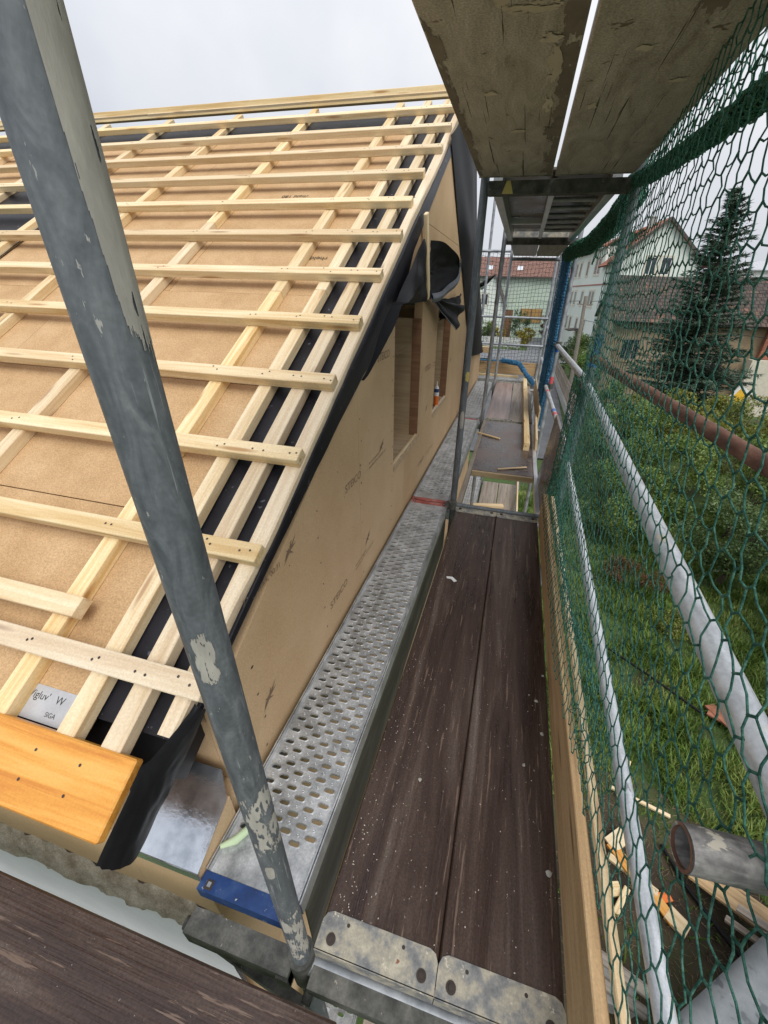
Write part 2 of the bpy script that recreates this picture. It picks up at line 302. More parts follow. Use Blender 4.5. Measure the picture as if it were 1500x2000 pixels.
def net(name, fn, u0, u1, v0, v1, pitch, r, mtl, jitter=.004, link=.011, sag=.004, seed=1, n=5, knot=1.35, keep=None, square=False, **k):
    rng = np.random.RandomState(seed); nu = int((u1 - u0) / pitch); nv = int((v1 - v0) / pitch)
    A, B, P0, P1, R0 = {}, {}, [], [], []
    for i in range(nu + 1):
        for j in range(nv + 1):
            u = u0 + i * pitch + rng.randn() * jitter; v = v0 + j * pitch + rng.randn() * jitter
            if keep and not keep(u, v): continue
            l = link * (0 if square else 1)
            A[i, j] = np.array(fn(u + l * .5, v - l * .5)); B[i, j] = np.array(fn(u - l * .5, v + l * .5))
    kn0, kn1 = [], []
    def strand(p, q):
        mid = (p + q) / 2 + np.array([rng.randn() * sag * .6, rng.randn() * sag * .6, -sag * abs(rng.randn()) * .6])
        P0.extend([p, mid]); P1.extend([mid, q])
    for (i, j), a in A.items():
        if not square: kn0.append(a); kn1.append(B[i, j])
        if (i + 1, j) in B: strand(a, B[i + 1, j])
        if (i, j - 1) in B: strand(a, B[i, j - 1])
    V, F = tubes_np(P0, P1, r, n)
    if kn0:
        V2, F2 = tubes_np(kn0, kn1, r * knot, n); F = np.concatenate([F, F2 + len(V)]); V = np.concatenate([V, V2])
    return obj(name, npmesh(name, V, F, True), mtl, **k)
def fbm(x, y, z=0.0): return mnoise.noise(Vector((x, y, z)))

# ==================================================================== GROUND
rng = np.random.RandomState(3)
ZG = -4.3
MT['soil'] = mat('garden_soil', [(.25, (.028, .020, .013)), (.45, (.055, .040, .024)), (.6, (.075, .062, .032)), (.8, (.05, .075, .02))], scale=(.9, .9, .9), rough=.95, bump=.6, bscale=(25, 25, 25), detail=9, fine=.3, spots=(26, .72, (.19, .15, .09)))
MT['lawn'] = mat('lawn', [(.3, (.045, .040, .018)), (.45, (.045, .080, .018)), (.6, (.06, .105, .022)), (.75, (.09, .135, .032))], scale=(.9, .9, .9), rough=.95, bump=.6, bscale=(30, 30, 30), detail=8, fine=.4)
def gheight(x, y): return ZG + .05 * fbm(x * .7, y * .7) + (.02 * fbm(x * 4, y * 4))
def ground_mesh():
    b = MB()
    xs = [-300, -80, -30] + list(np.arange(-12, 22.1, 1.0)) + [40, 90, 300]; ys = [-60, -20] + list(np.arange(-6, 40.1, 1.0)) + [60, 120, 300, 900]
    vs = [(x, y, ZG + (.05 * fbm(x * .7, y * .7) if -6 < y < 13 and 1 < x < 22 else 0)) for x in xs for y in ys]
    n = len(ys); b.add(vs, [(i * n + j, (i + 1) * n + j, (i + 1) * n + j + 1, i * n + j + 1) for i in range(len(xs) - 1) for j in range(n - 1)], True)
    return b
ground_mesh().obj('ground', MT['lawn'], kind='structure')
# bare soil patch by the scaffold foot
b = MB()
def soil(u, v):
    a = u * 2 * math.pi; rr = (1 + .25 * fbm(math.cos(a) * 1.5, math.sin(a) * 1.5, 5)) * v
    x, y = 2.0 + 1.75 * rr * math.cos(a), 2.0 + 1.75 * rr * math.sin(a)
    return (x, y, ZG + .075 + .012 * fbm(x * 3, y * 3) - .05 * v ** 6)
b.grid(soil, 40, 10); b.obj('soil_patch', MT['soil'], kind='structure')
MT['asphalt'] = mat('asphalt', [(.3, (.075, .078, .082)), (.7, (.12, .122, .127))], scale=(1, 1, 1), rough=.75, fine=.25, bump=.2)
MT['cobble'] = mat('cobble_street', [(.3, (.13, .135, .145)), (.7, (.21, .215, .225))], scale=(3, 3, 3), rough=.7, fine=.3, bump=.4)
b = MB(); b.add([(-2, 16, ZG + .06), (2.7, 16, ZG + .06), (3.05, 27, ZG + .06), (3.4, 44, ZG + .06), (-2.4, 44, ZG + .06)], [(0, 1, 2, 3, 4)]); b.obj('lane', MT['asphalt'], kind='structure')
b = MB(); b.add([(-60, 43.6, ZG + .08), (60, 43.6, ZG + .08), (60, 52, ZG + .08), (-60, 52, ZG + .08)], [(0, 1, 2, 3)]); b.obj('road', MT['cobble'], kind='structure')
b = MB(); b.add([(1.2, 52, ZG + .06), (4.6, 52, ZG + .06), (3.4, 72, ZG + .06), (1.6, 72, ZG + .06)], [(0, 1, 2, 3)]); b.obj('driveway', MT['cobble'], kind='structure')
MT['kerb'] = mat('concrete_kerb', [(.3, (.30, .29, .27)), (.7, (.40, .39, .36))], rough=.85, fine=.15)
b = MB(); b.box((3.15, 20, ZG - .1), (3.33, 43, ZG + .42)); b.obj('garden_kerb_wall', MT['kerb'], label='low concrete kerb wall along the lane below the picket fence', cat='wall')

# grass blades round the scaffold foot
def blades(name, n, region, h, seed, mtl, w=.006):
    r = np.random.RandomState(seed); P = []
    while len(P) < n:
        x = r.uniform(region[0], region[1]); y = r.uniform(region[2], region[3])
        d = math.hypot(x - 2.0, y - 2.0)
        cl = fbm(x * 1.7, y * 1.7, 2) + .35 * fbm(x * 6, y * 6, 1)
        if d < 1.7 and r.rand() > .05 + .25 * (d > 1.3): continue
        if cl < -.3 and r.rand() > .3: continue
        P.append((x, y, max(.35, .8 + cl)))
    P = np.array(P); x, y, s = P.T
    hh = h * s * r.uniform(.5, 1.3, n); a = r.uniform(0, 2 * np.pi, n); ln = r.uniform(.15, .9, n) * hh
    bx = np.cos(a + 1.57) * w * .5 * (.7 + s); by = np.sin(a + 1.57) * w * .5 * (.7 + s)
    z0 = np.full(n, ZG + .0) + .02
    v = np.stack([np.stack([x - bx, y - by, z0], 1), np.stack([x + bx, y + by, z0], 1),
                  np.stack([x + bx * .8 + np.cos(a) * ln * .35, y + by * .8 + np.sin(a) * ln * .35, z0 + hh * .6], 1), np.stack([x - bx * .8 + np.cos(a) * ln * .35, y - by * .8 + np.sin(a) * ln * .35, z0 + hh * .6], 1),
                  np.stack([x + np.cos(a) * ln, y + np.sin(a) * ln, z0 + hh * .9], 1)], 1)
    base = np.arange(n)[:, None] * 5
    q = np.concatenate([base + np.array([[0, 1, 2]]), base + np.array([[0, 2, 3]]), base + np.array([[3, 2, 4]])])
    return obj(name, npmesh(name, v.reshape(-1, 3), q), mtl, kind='stuff', label='long wet grass growing over the garden below the scaffold', cat='grass')
MT['grass'] = mat('grass_blades', [(.3, (.085, .155, .024)), (.5, (.14, .23, .038)), (.75, (.23, .30, .075))], scale=(.8, .8, .8), rough=.5, island=.35, trans=.3)
blades('grass', 125000, (.6, 7.5, .2, 13), .17, 5, MT['grass'], .010)
# straw litter on the soil
r_ = np.random.RandomState(9); n = 2600
c = np.stack([r_.uniform(.7, 3.6, n), r_.uniform(.5, 3.6, n), np.full(n, ZG + .095)], 1); a = r_.uniform(0, 6.28, n); ln = r_.uniform(.02, .09, n)
V, F = tubes_np(c, c + np.stack([np.cos(a) * ln, np.sin(a) * ln, r_.uniform(-.01, .02, n)], 1), .0022, 3)
MT['straw'] = mat('straw', [(.3, (.16, .115, .06)), (.7, (.26, .20, .11))], rough=.8, island=.4)
obj('straw_litter', npmesh('straw', V, F), MT['straw'], kind='stuff', label='pale straw litter scattered on the bare soil', cat='straw')

# ==================================================================== SCAFFOLD
YB = [.27, 2.84, 5.41, 7.98]; XI, XO = -.305, .475; RT = .02415
sc = thing('scaffold', (0, .27, ZG), 'galvanised tubular facade scaffold standing along the gable wall', 'scaffold')
def tubeobj(name, p0, p1, mtl, parent=sc, r=RT, n=20, hollow=0, **k): return MB().tube(p0, p1, r, n, hollow=hollow).obj(name, mtl, parent, **k)
posts = []
for i, y in enumerate(YB):
    top = 4.1
    posts.append(tubeobj('post', (XI, y, ZG + .07), (XI, y, top), MT['galvdark' if i < 2 else 'galv'], n=28))
    if i > 0: posts.append(tubeobj('post', (XO, y, ZG + .07), (XO, y, top), MT['galvdark' if i == 1 else 'galv'], n=20))
    for x in (XI, XO):
        if i == 0 and x == XO: continue
        b = MB(); b.box((x - .075, y - .075, ZG + .04), (x + .075, y + .075, ZG + .085)); b.obj('base_plate', MT['galv'], sc)
# the outer post of the first frame is a corner post set further out
tubeobj('post', (.62, .02, ZG + .07), (.62, .02, 4.1), MT['galvdark']); MB().box((.545, -.055, ZG + .04), (.695, .095, ZG + .085)).obj('base_plate', MT['galv'], sc)
for lv in (-2.0, 0.0, 2.06):
    for i, y in enumerate(YB):
        x1 = XO if i else XO + .02
        tubeobj('transom', (XI + .02, y, lv - .075), (x1, y, lv - .075), MT['galvdark'] if lv else MT['galv'], n=14)
# the beams under the upper deck
for i in (1, 2):
    y = YB[i]; MB().box((XI + .024, y - .03, 1.955), (XO - .024, y + .03, 2.015)).obj('deck_beam', MT['steeldirt'], sc)
b = MB(); b.add([(-.205, 2.808, 1.957), (-.145, 2.808, 1.957), (-.165, 2.808, 2.013), (-.185, 2.808, 2.013)], [(0, 1, 2, 3)]); b.obj('yellow_mark', MT['yellow'], sc)
# square rear tube at the end of the first bay, level with the deck
tubeobj('transom', (XI, 2.815, .012), (XO - .12, 2.815, .012), MT['galvdark'], r=.017, n=12)
# guard rails
rails = [((.365, .15, .985), (.468, 2.80, .99), 'galvbright', .024), ((.462, .20, .285), (.468, 2.87, .455), 'galvbright', .021),
         ((.47, 2.95, 1.0), (.46, 5.3, .97), 'galvbright', .024), ((.45, 3.1, .52), (.42, 5.35, .50), 'galvbright', .021),
         ((.46, 5.45, 1.0), (.46, 7.95, 1.0), 'galv', .022), ((.46, 5.45, .5), (.46, 7.95, .5), 'galv', .022)]
for p, q, mm, r in rails: tubeobj('guard_rail', p, q, MT[mm], r=r)
for z in (1.09, .60, 2.16): tubeobj('end_rail', (-1.5, 8.86, z), (.5, 8.86, z), MT['galv'], r=.022)
for x in (-.75, .47): tubeobj('post', (x, 8.9, ZG + .07), (x, 8.9, 3.2), MT['galv']); 
# rusty tube raked out from the post, and the corner tube end towards the viewer
tubeobj('raking_tube', (.44, 2.60, 1.17), (.80, .35, 1.08), MT['rust'], r=.0242)
tubeobj('corner_tube', (.268, .288, .935), (.95, .33, .90), MT['tubeold'], r=.0245, n=28, hollow=.0205)
b = MB()
for (p_, q_, r1, r2) in (((.2672, .288, .9350), (.26721, .288, .9350), .0246, .0208), ((.2672, .288, .9350), (.272, .2884, .9346), .0203, .0202)): b.tube(p_, q_, r1, 28, r2=r2, cap=False)
b.obj('rust_ring', MT['rust'], sc)
for (x, y, z) in ((XO, 2.80, .99), (XO, 2.85, .45), (XI, 2.79, .02), (XO, 5.36, .98), (XO, 5.38, .5)):
    b = MB(); b.tube((x, y, z - .03), (x, y, z + .03), .033, 12); b.box((x - .05, y - .035, z - .015), (x - .02, y + .01, z + .018)); b.obj('coupler', MT['steeldirt'], sc)
# coloured tape bands
for (x, y, z, h, mm) in ((XO, 2.84, 1.115, .03, 'bluetape'), (XO, 5.41, .92, .05, 'bluetape'), (XO, 5.41, .56, .10, 'redtape'), (XO, 2.84, 1.22, .13, 'blue')):
    b = MB(); b.tube((x, y, z - h / 2), (x, y, z + h / 2), RT + .0012, 20, cap=False); b.obj('tape_band', MT[mm], sc)
for (y, mm) in ((4.05, 'bluetape'), (3.92, 'redtape'), (5.0, 'redtape')):
    p, q = Vector((.45, 3.1, .52)), Vector((.42, 5.35, .50)); t = (y - 3.1) / 2.25; c0 = p.lerp(q, t - .02); c1 = p.lerp(q, t + .02)
    b = MB(); b.tube(c0, c1, .0222, 16, cap=False); b.obj('tape_band', MT[mm], sc)
# mortar smears on the near post: raised crust with ragged edges
def smear(post, x, y, r, a0, a1, z0, z1, seed, mtl, rag=.5, thr=0.0):
    na, nz = 70, max(30, int((z1 - z0) / .002)); b = MB(); P = {}
    for i in range(na + 1):
        for j in range(nz + 1):
            a = a0 + (a1 - a0) * i / na; z = z0 + (z1 - z0) * j / nz
            P[i, j] = (x + math.cos(a) * (r + .0008), y + math.sin(a) * (r + .0008), z)
    vs = [P[i, j] for i in range(na + 1) for j in range(nz + 1)]; fs = []; w = nz + 1
    for i in range(na):
        for j in range(nz):
            u, v = (i + .5) / na * 2 - 1, (j + .5) / nz * 2 - 1
            e = (abs(u) ** 3 + abs(v) ** 3) + rag * fbm(u * 1.6 + seed, v * 2.2) + .35 * rag * fbm(u * 9 + seed, v * 3, 3) + .3 * rag * fbm(u * 20, v * 9 + seed)
            hole = fbm(u * 5, v * 6, seed) - .5 * abs(u) > .5 - thr
            if e < .75 and not hole: fs.append((i * w + j, (i + 1) * w + j, (i + 1) * w + j + 1, i * w + j + 1))
    used = sorted({q for f in fs for q in f}); mp = {q: k for k, q in enumerate(used)}
    b.add([vs[q] for q in used], [tuple(mp[q] for q in f) for f in fs], True); b.obj('mortar_smear', mtl, post)
smear(posts[0], XI, .27, RT, -.50, .95, 1.42, 1.78, 3, MT['mortar'], .55)
smear(posts[0], XI, .27, RT, -1.5, -.55, 1.06, 1.145, 8, MT['mortar'], .7, .15)
smear(posts[0], XI, .27, RT, -1.7, .5, .60, .80, 5, MT['mortar'], 3.2, .38)
smear(posts[0], XI, .27, RT, -1.7, .3, .03, .30, 15, MT['mortar'], 3.0, .36)
smear(posts[0], XI, .27, RT, -1.55, -.85, .505, .56, 21, MT['mortar'], .25)
smear(posts[1], XI, 2.84, RT, -2.0, -.6, .62, .76, 31, MT['mortar'], .4)
smear(posts[1], XI, 2.84, RT, -1.6, -.2, .95, 1.02, 33, MT['yellow'], .4)
# wall bracket carrying the grating, near end
b = MB(); b.box((-.64, .225, -.125), (-.325, .28, -.052)); b.tube((-.66, .25, -.09), (-.63, .25, -.09), .016, 10); b.obj('bracket', MT['steeldirt'], sc)
b = MB(); b.prism([(-.62, .235, -.13), (-.60, .235, -.13), (-.31, .235, -.50), (-.33, .235, -.54)], (0, .03, 0)); b.obj('bracket_strut', MT['steeldirt'], sc)
b = MB(); b.tube((XI, .27, -.17), (XI, .27, -.02), .034, 16); b.box((XI - .055, .22, -.14), (XI - .02, .27, -.07)); b.tube((XI + .035, .245, -.11), (XI + .035, .205, -.11), .013, 6); b.obj('coupler', MT['steeldirt'], sc)
for y in YB[1:]: MB().box((-.64, y - .03, -.13), (-.325, y + .03, -.062)).obj('bracket', MT['galv'], sc)
# front cross member of the near frame below the plank ends
MB().box((-.27, .222, -.105), (.50, .272, -.052)).obj('ledger', MT['steeldirt'], sc)

# ------------------------------------------------------------------ decks
def plank(x0, x1, y0, y1, ztop, mtl, label, group=None, caps=True, th=.046, axis='y', name='scaffold_plank'):
    w = x1 - x0; cx = (x0 + x1) / 2
    t = thing(name, (cx, (y0 + y1) / 2, ztop - th), label, 'plank', group)
    bo = bar('board', (cx, y0 + .004, ztop - th / 2), (cx, y1 - .004, ztop - th / 2), w, th, (0, 0, 1), mtl, t, bev=.004)
    if caps:
        for ye, s in ((y0, 1), (y1, -1)):
            b = MB(); L_ = .075 * s; rc = .022
            pts = [(x0 - .001, ye - .004 * s), (x0 - .001, ye + L_ - rc * s), (x0 + rc * .3, ye + L_ - rc * .3 * s), (x0 + rc, ye + L_), (x1 - rc, ye + L_), (x1 - rc * .3, ye + L_ - rc * .3 * s), (x1 + .001, ye + L_ - rc * s), (x1 + .001, ye - .004 * s)]
            if s < 0: pts = pts[::-1]
            b.prism([(p[0], p[1], ztop + .0005) for p in pts][::-1], (0, 0, .0032))
            b.box((x0 - .001, min(ye - .006 * s, ye - .002 * s), ztop - th - .002), (x1 + .001, max(ye - .006 * s, ye - .002 * s), ztop + .0037))
            c = b.obj('end_cap', MT['cap'], t)
            for xx in (x0 + .035, x1 - .035):
                q = MB(); q.tube((xx, ye + .022 * s, ztop + .003), (xx, ye + .022 * s, ztop + .0065), .0125, 14); q.tube((xx, ye + .022 * s, ztop + .006), (xx, ye + .022 * s, ztop + .0095), .007, 6); q.obj('bolt', MT['nail'], c)
            for xx in (x0 + .07, x1 - .09):
                q = MB(); q.tube((xx, ye + .058 * s, ztop + .003), (xx, ye + .058 * s, ztop + .0045), .0045, 8); q.obj('rivet', MT['nail'], c)
    return t
plank(-.272, .0395, .285, 2.80, 0, MT['dark'], 'dark wet wooden plank beside the near perforated steel walkway')
plank(.0435, .347, .285, 2.80, 0, MT['dark'], 'dark wet wooden plank along the brown toe board')
dp = [o for o in bpy.data.objects if 'dark wet wooden plank along' in o.get('label', '')][0]
MB().box((.0398, .30, -.03), (.0432, 2.79, -.012)).obj('gap_dark_strip', MT['gapdark'], dp)  # strip added to keep the plank gap dark, for shade and debris
plank(-.27, .035, 5.45, 8.2, 0, MT['pink'], 'wet pinkish plank at the far end beside the steel walkway')
plank(.047, .35, 5.45, 8.2, 0, MT['greyplank'], 'wet grey pinkish plank at the far end with a timber lying on it')
plank(-.335, .045, .15, 2.80, 2.075, MT['under'], 'weathered overhead plank beside the roof, its stained underside showing')
plank(.062, .445, .15, 2.80, 2.075, MT['under'], 'weathered overhead plank beside the green net, its cracked underside showing')
plank(-.27, .08, 5.45, 7.95, 2.075, MT['pink'], 'overhead plank beyond the ladder deck, over the pinkish plank')
plank(.09, .44, 5.45, 7.95, 2.075, MT['greyplank'], 'overhead plank beyond the ladder deck, next to the green net bundle')
def stain(parent, cx, cy, sx, sy, z, seed, mtl, name='plaster_stain', xlo=-.332, xhi=.042):
    n = 44; b = MB(); vs = []; fs = []
    for i in range(n + 1):
        for j in range(n + 1): vs.append((cx + sx * (i / n * 2 - 1), cy + sy * (j / n * 2 - 1), z))
    for i in range(n):
        for j in range(n):
            u, v = (i + .5) / n * 2 - 1, (j + .5) / n * 2 - 1
            xc = cx + sx * u
            if not (xlo < xc < xhi): continue
            if u * u + v * v + .9 * fbm(u * 1.8 + seed, v * 1.8) + .5 * fbm(u * 6, v * 6 + seed) < .55: w = n + 1; fs.append((i * w + j, i * w + j + 1, (i + 1) * w + j + 1, (i + 1) * w + j))
    used = sorted({q for f in fs for q in f}); mp = {q: k for k, q in enumerate(used)}
    b.add([vs[q] for q in used], [tuple(mp[q] for q in f) for f in fs]); b.obj(name, mtl, parent)
ovl, ovr = [o for o in bpy.data.objects if o.name.startswith('scaffold_plank') and 'weathered overhead' in o.get('label', '')]
zu = 2.075 - .046 - .0012
MT['stainpale'] = mat('pale_plaster_stain', [(.3, (.52, .47, .38)), (.7, (.62, .57, .47))], rough=.9)
MT['staindark'] = mat('dark_damp_stain', [(.3, (.17, .145, .118)), (.7, (.24, .205, .17))], rough=.8)
for a in ((-.07, 1.33, .06, .03, 3), (-.015, 1.60, .028, .11, 7), (-.02, 1.86, .02, .07, 11), (-.14, 1.30, .022, .03, 13), (-.03, 1.46, .03, .03, 17), (-.2, 1.75, .03, .02, 23), (-.12, 2.1, .03, .025, 29)): stain(ovl, a[0], a[1], a[2], a[3], zu - .0008 - a[4] * .00002, a[4], MT['stainpale'])
for k in range(9): stain(ovl, .035 - .012 * (k % 2), 1.15 + .19 * k, .03 + .012 * (k % 3), .16, zu + .0004 - k * .00007, 20 + k * 3.3, MT['staindark'], 'damp_stain')
for k in range(6): stain(ovl, -.325, 1.5 + .22 * k, .03, .18, zu + .0004 - k * .00007, 60 + k * 2.7, MT['staindark'], 'damp_stain')
stain(ovr, .30, 1.32, .05, .16, zu + .0005, 41, MT['staindark'], 'damp_stain', .065, .443)
for k, a in enumerate(((.20, 1.55, .03, .02), (.12, 1.9, .02, .03), (.33, 1.75, .03, .02))): stain(ovr, *a, zu - .0008 - k * .0001, 80 + k * 7, MT['stainpale'], 'plaster_stain', .065, .443)
for i, (a_, b_) in enumerate(((.3, 2.8), (2.88, 5.37), (5.45, 7.95))):
    pos = ('below the dark wet planks', 'below the open hatch', 'below the far pinkish planks')[i]
    plank(-.26, .06, a_, b_, -2.0, MT['greyplank'], 'grey lower deck plank on the wall side ' + pos, caps=False)
    plank(.075, .40, a_, b_, -2.0, MT['greyplank'], 'grey lower deck plank on the net side ' + pos, caps=False)
# eave-side deck running along X at the viewer's feet
def plankx(y0, y1, x0, x1, ztop, label):
    t = thing('scaffold_plank', (x0, (y0 + y1) / 2, ztop - .046), label, 'plank')
    bar('board', (x0, (y0 + y1) / 2, ztop - .023), (x1, (y0 + y1) / 2, ztop - .023), y1 - y0, .046, (0, 0, 1), MT['dark'], t, bev=.006); return t
plankx(-.095, .187, -2.9, -.165, 0.0, 'dark wet plank along the eave with its edge beside the blue bracket')
plankx(-.39, -.107, -2.9, -.165, 0.004, 'dark wet plank along the eave, second from the white plaster wall')
sb = thing('eave_scaffold', (-2.8, -.1, ZG), 'galvanised scaffold frame carrying the planks along the eave', 'scaffold')
for x in (-.2, -2.8):
    MB().box((x - .03, -.42, -.11), (x + .03, .16, -.047)).obj('transom', MT['galv'], sb)
    for y in (-.4, .13): tubeobj('post', (x, y, ZG + .05), (x, y, -.05), MT['galv'], sb)

# perforated steel walkway
def perf_mesh(L_, w=.30):
    b = MB(); px, py = .0425, .047; ncol = 6; hw, hh = .0172, .0070; zt = 0.0; x0 = -px * ncol / 2
    ny = int((L_ - .18) / py); ys0 = -ny * py / 2 - py / 4; n = 12
    slot = []
    for k in range(6): a = -math.pi / 2 + math.pi * k / 5; slot.append((hw - hh + hh * math.cos(a), hh * math.sin(a)))
    for k in range(6): a = math.pi / 2 + math.pi * k / 5; slot.append((-hw + hh + hh * math.cos(a), hh * math.sin(a)))
    X, Y = px / 2, py / 2
    rect = [(X * .35, -Y), (X, -Y), (X, -Y * .3), (X, Y * .3), (X, Y), (X * .35, Y), (-X * .35, Y), (-X, Y), (-X, Y * .3), (-X, -Y * .3), (-X, -Y), (-X * .35, -Y)]
    for c_i in range(ncol):
        c = x0 + (c_i + .5) * px; sh = (c_i % 2) * py / 2
        for j in range(ny):
            cy = ys0 + (j + .5) * py + sh
            rings = [[(c + p[0], cy + p[1], zt) for p in rect], [(c + p[0] * 1.2, cy + p[1] * 1.35, zt + .0003) for p in slot], [(c + p[0], cy + p[1], zt + .0032) for p in slot], [(c + p[0] * .97, cy + p[1] * .95, zt - .004) for p in slot]]
            b.add(sum(rings, []), [(i + r * n, (i + 1) % n + r * n, (i + 1) % n + (r + 1) * n, i + (r + 1) * n) for r in range(3) for i in range(n)])
            for dx in (0,):
                ex, ey = c + dx, cy + py / 2
                rr = [(ex + .0058 * math.cos(k * math.pi / 4), ey + .0058 * math.sin(k * math.pi / 4), zt + .0002) for k in range(8)]
                r2 = [(ex + .0040 * math.cos(k * math.pi / 4), ey + .0040 * math.sin(k * math.pi / 4), zt + .0036) for k in range(8)]
                r3 = [(ex + .0030 * math.cos(k * math.pi / 4), ey + .0030 * math.sin(k * math.pi / 4), zt + .0004) for k in range(8)]
                b.add(rr + r2 + r3, [(k + q * 8, (k + 1) % 8 + q * 8, (k + 1) % 8 + 8 + q * 8, k + 8 + q * 8) for q in range(2) for k in range(8)] + [tuple(range(16, 24))], True)
        ylo, yhi = ys0 + sh, ys0 + sh + ny * py
        b.box((c - X, -L_ / 2, -.003), (c + X, ylo, 0)); b.box((c - X, yhi, -.003), (c + X, L_ / 2, 0))
    b.box((-.137, -L_ / 2, -.003), (x0, L_ / 2, 0)); b.box((-x0, -L_ / 2, -.003), (.137, L_ / 2, 0))
    return b.mesh('perforated')
def walkway_shell(L_, t, mtx):
    for s in (-1, 1):
        b = MB(); xo = s * .150; xi = s * .137
        prof = [(xi, 0), (s * .1385, .011), (s * .1420, .011), (s * .1435, .001), (s * .1450, .001), (s * .1465, .011), (s * .1500, .011), (s * .1515, 0), (s * .1515, -.058), (s * .128, -.060), (s * .128, -.0575), (s * .149, -.0555), (s * .149, -.004), (xi, -.004)]
        pts = [Vector((p[0], -L_ / 2, p[1])) for p in prof]
        b.prism([tuple(p) for p in (pts if s > 0 else pts[::-1])], (0, L_, 0)); obj('side_rail', b.mesh('side_rail'), MT['perf'], t, mtx)
PM = {}
def walkway(x, y0, y1, z, label, near=None, far=None):
    L_ = round(y1 - y0, 3); t = thing('steel_walkway', (x, (y0 + y1) / 2, z - .06), label, 'walkway')
    M = Matrix.Translation((x, (y0 + y1) / 2, z))
    if L_ not in PM: PM[L_] = perf_mesh(L_)
    obj('perforated_plate', PM[L_], MT['perf'], t, M)
    walkway_shell(L_, t, M)
    for ye, s, mm in ((y0, -1, near), (y1, 1, far)):
        b = MB(); lo, hi = sorted((ye, ye + .045 * s)); b.box((x - .150, lo + .001, z - .05), (x + .150, hi - .001, z + .002)); e = b.obj('end_piece', mm or MT['galv'], t)
        for xx in (x - .12, x + .12):
            q = MB(); yy = ye + .028 * s; q.box((xx - .011, yy - .011, z + .001), (xx + .011, yy + .011, z + .0035)); q.obj('bolt_hole', MT['nail'], e)
            q = MB(); q.box((xx - .005, yy - .005, z + .003), (xx + .005, yy + .006, z + .006)); q.obj('pin', MT['galv'], e)
walkway(-.493, .345, 2.775, 0, 'perforated steel walkway with a blue end piece at the eave corner', MT['blue'], MT['red'])
MB().box((-.3475, .36, -.37), (-.3425, 2.76, -.061)).obj('side_panel', MT['railgrey'], bpy.data.objects['steel_walkway'])
walkway(-.493, 2.88, 5.35, 0, 'perforated steel walkway beside the open hatch', MT['red'], MT['red'])
walkway(-.493, 5.46, 8.1, 0, 'perforated steel walkway beside the far pinkish planks')
walkway(-.45, .345, 2.775, -2.0, 'perforated steel walkway one level below the blue end piece')
walkway(-.45, 5.46, 8.1, -2.0, 'perforated steel walkway one level below the far planks')
# far cross walkway
t = thing('steel_walkway', (-.2, 8.55, -.06), 'perforated steel walkway lying across the far end below the timber boards', 'walkway')
M = Matrix.Translation((-.25, 8.52, 0)) @ Matrix.Rotation(math.pi / 2, 4, 'Z')
PM[1.6] = perf_mesh(1.6); obj('perforated_plate', PM[1.6], MT['perf'], t, M); walkway_shell(1.6, t, M)
MB().box((-1.0, 8.40, -.14), (.5, 8.45, -.062)).obj('ledger', MT['galv'], sc); MB().box((-1.0, 8.62, -.14), (.5, 8.67, -.062)).obj('ledger', MT['galv'], sc)

# hatch deck in the second bay, its lid standing open
hd = thing('hatch_deck', (.04, 4.1, -.06), 'hatch deck of wet brown plywood with an open lid standing up', 'deck')
bar('panel', (.045, 3.615, -.008), (.045, 5.37, -.008), .575, .016, (0, 0, 1), MT['phen'], hd)
for x in (-.262, .352): bar('side_rail', (x, 2.87, -.02), (x, 5.37, -.02), .038, .055, (0, 0, 1), MT['greyplank'] if x < 0 else MT['alu'], hd)
bar('cross_rail', (-.24, 3.60, -.028), (.33, 3.60, -.028), .03, .05, (0, 0, 1), MT['ply'], hd)
for y in (4.2, 4.9): bar('cross_rail', (-.24, y, -.04), (.33, y, -.04), .03, .045, (0, 0, 1), MT['alu'], hd)
lid = MB(); lid.prism([(.365, 2.93, .0), (.365, 3.58, .0), (.41, 3.58, .60), (.41, 2.93, .60)], (.018, 0, 0)); lid.obj('lid', MT['phen'], hd)
lid = MB(); lid.prism([(.364, 2.922, .0), (.364, 2.928, .0), (.409, 2.928, .60), (.409, 2.922, .60)], (.02, 0, 0)); lid.obj('lid_edge', MT['ply'], hd)
# ladder deck overhead
ld = thing('ladder_deck', (.05, 4.1, 1.98), 'aluminium overhead hatch deck with a ladder folded up under it', 'deck')
for x in (-.24, .38): bar('side_rail', (x, 2.89, 2.03), (x, 5.36, 2.03), .05, .10, (0, 0, 1), MT['alu'], ld)
bar('panel', (.07, 2.89, 2.075), (.07, 5.36, 2.075), .60, .014, (0, 0, 1), MT['phen'], ld)
bar('stringer', (.065, 2.95, 2.02), (.065, 5.25, 2.02), .035, .05, (0, 0, 1), MT['alu'], ld)
for k in range(7): tubeobj('rung', (.07, 3.1 + k * .29, 2.02), (.365, 3.1 + k * .29, 2.02), MT['galv'], ld, r=.014, n=10)
bar('cross_rail', (-.22, 4.45, 2.04), (.06, 4.45, 2.04), .04, .04, (0, 0, 1), MT['alu'], ld)

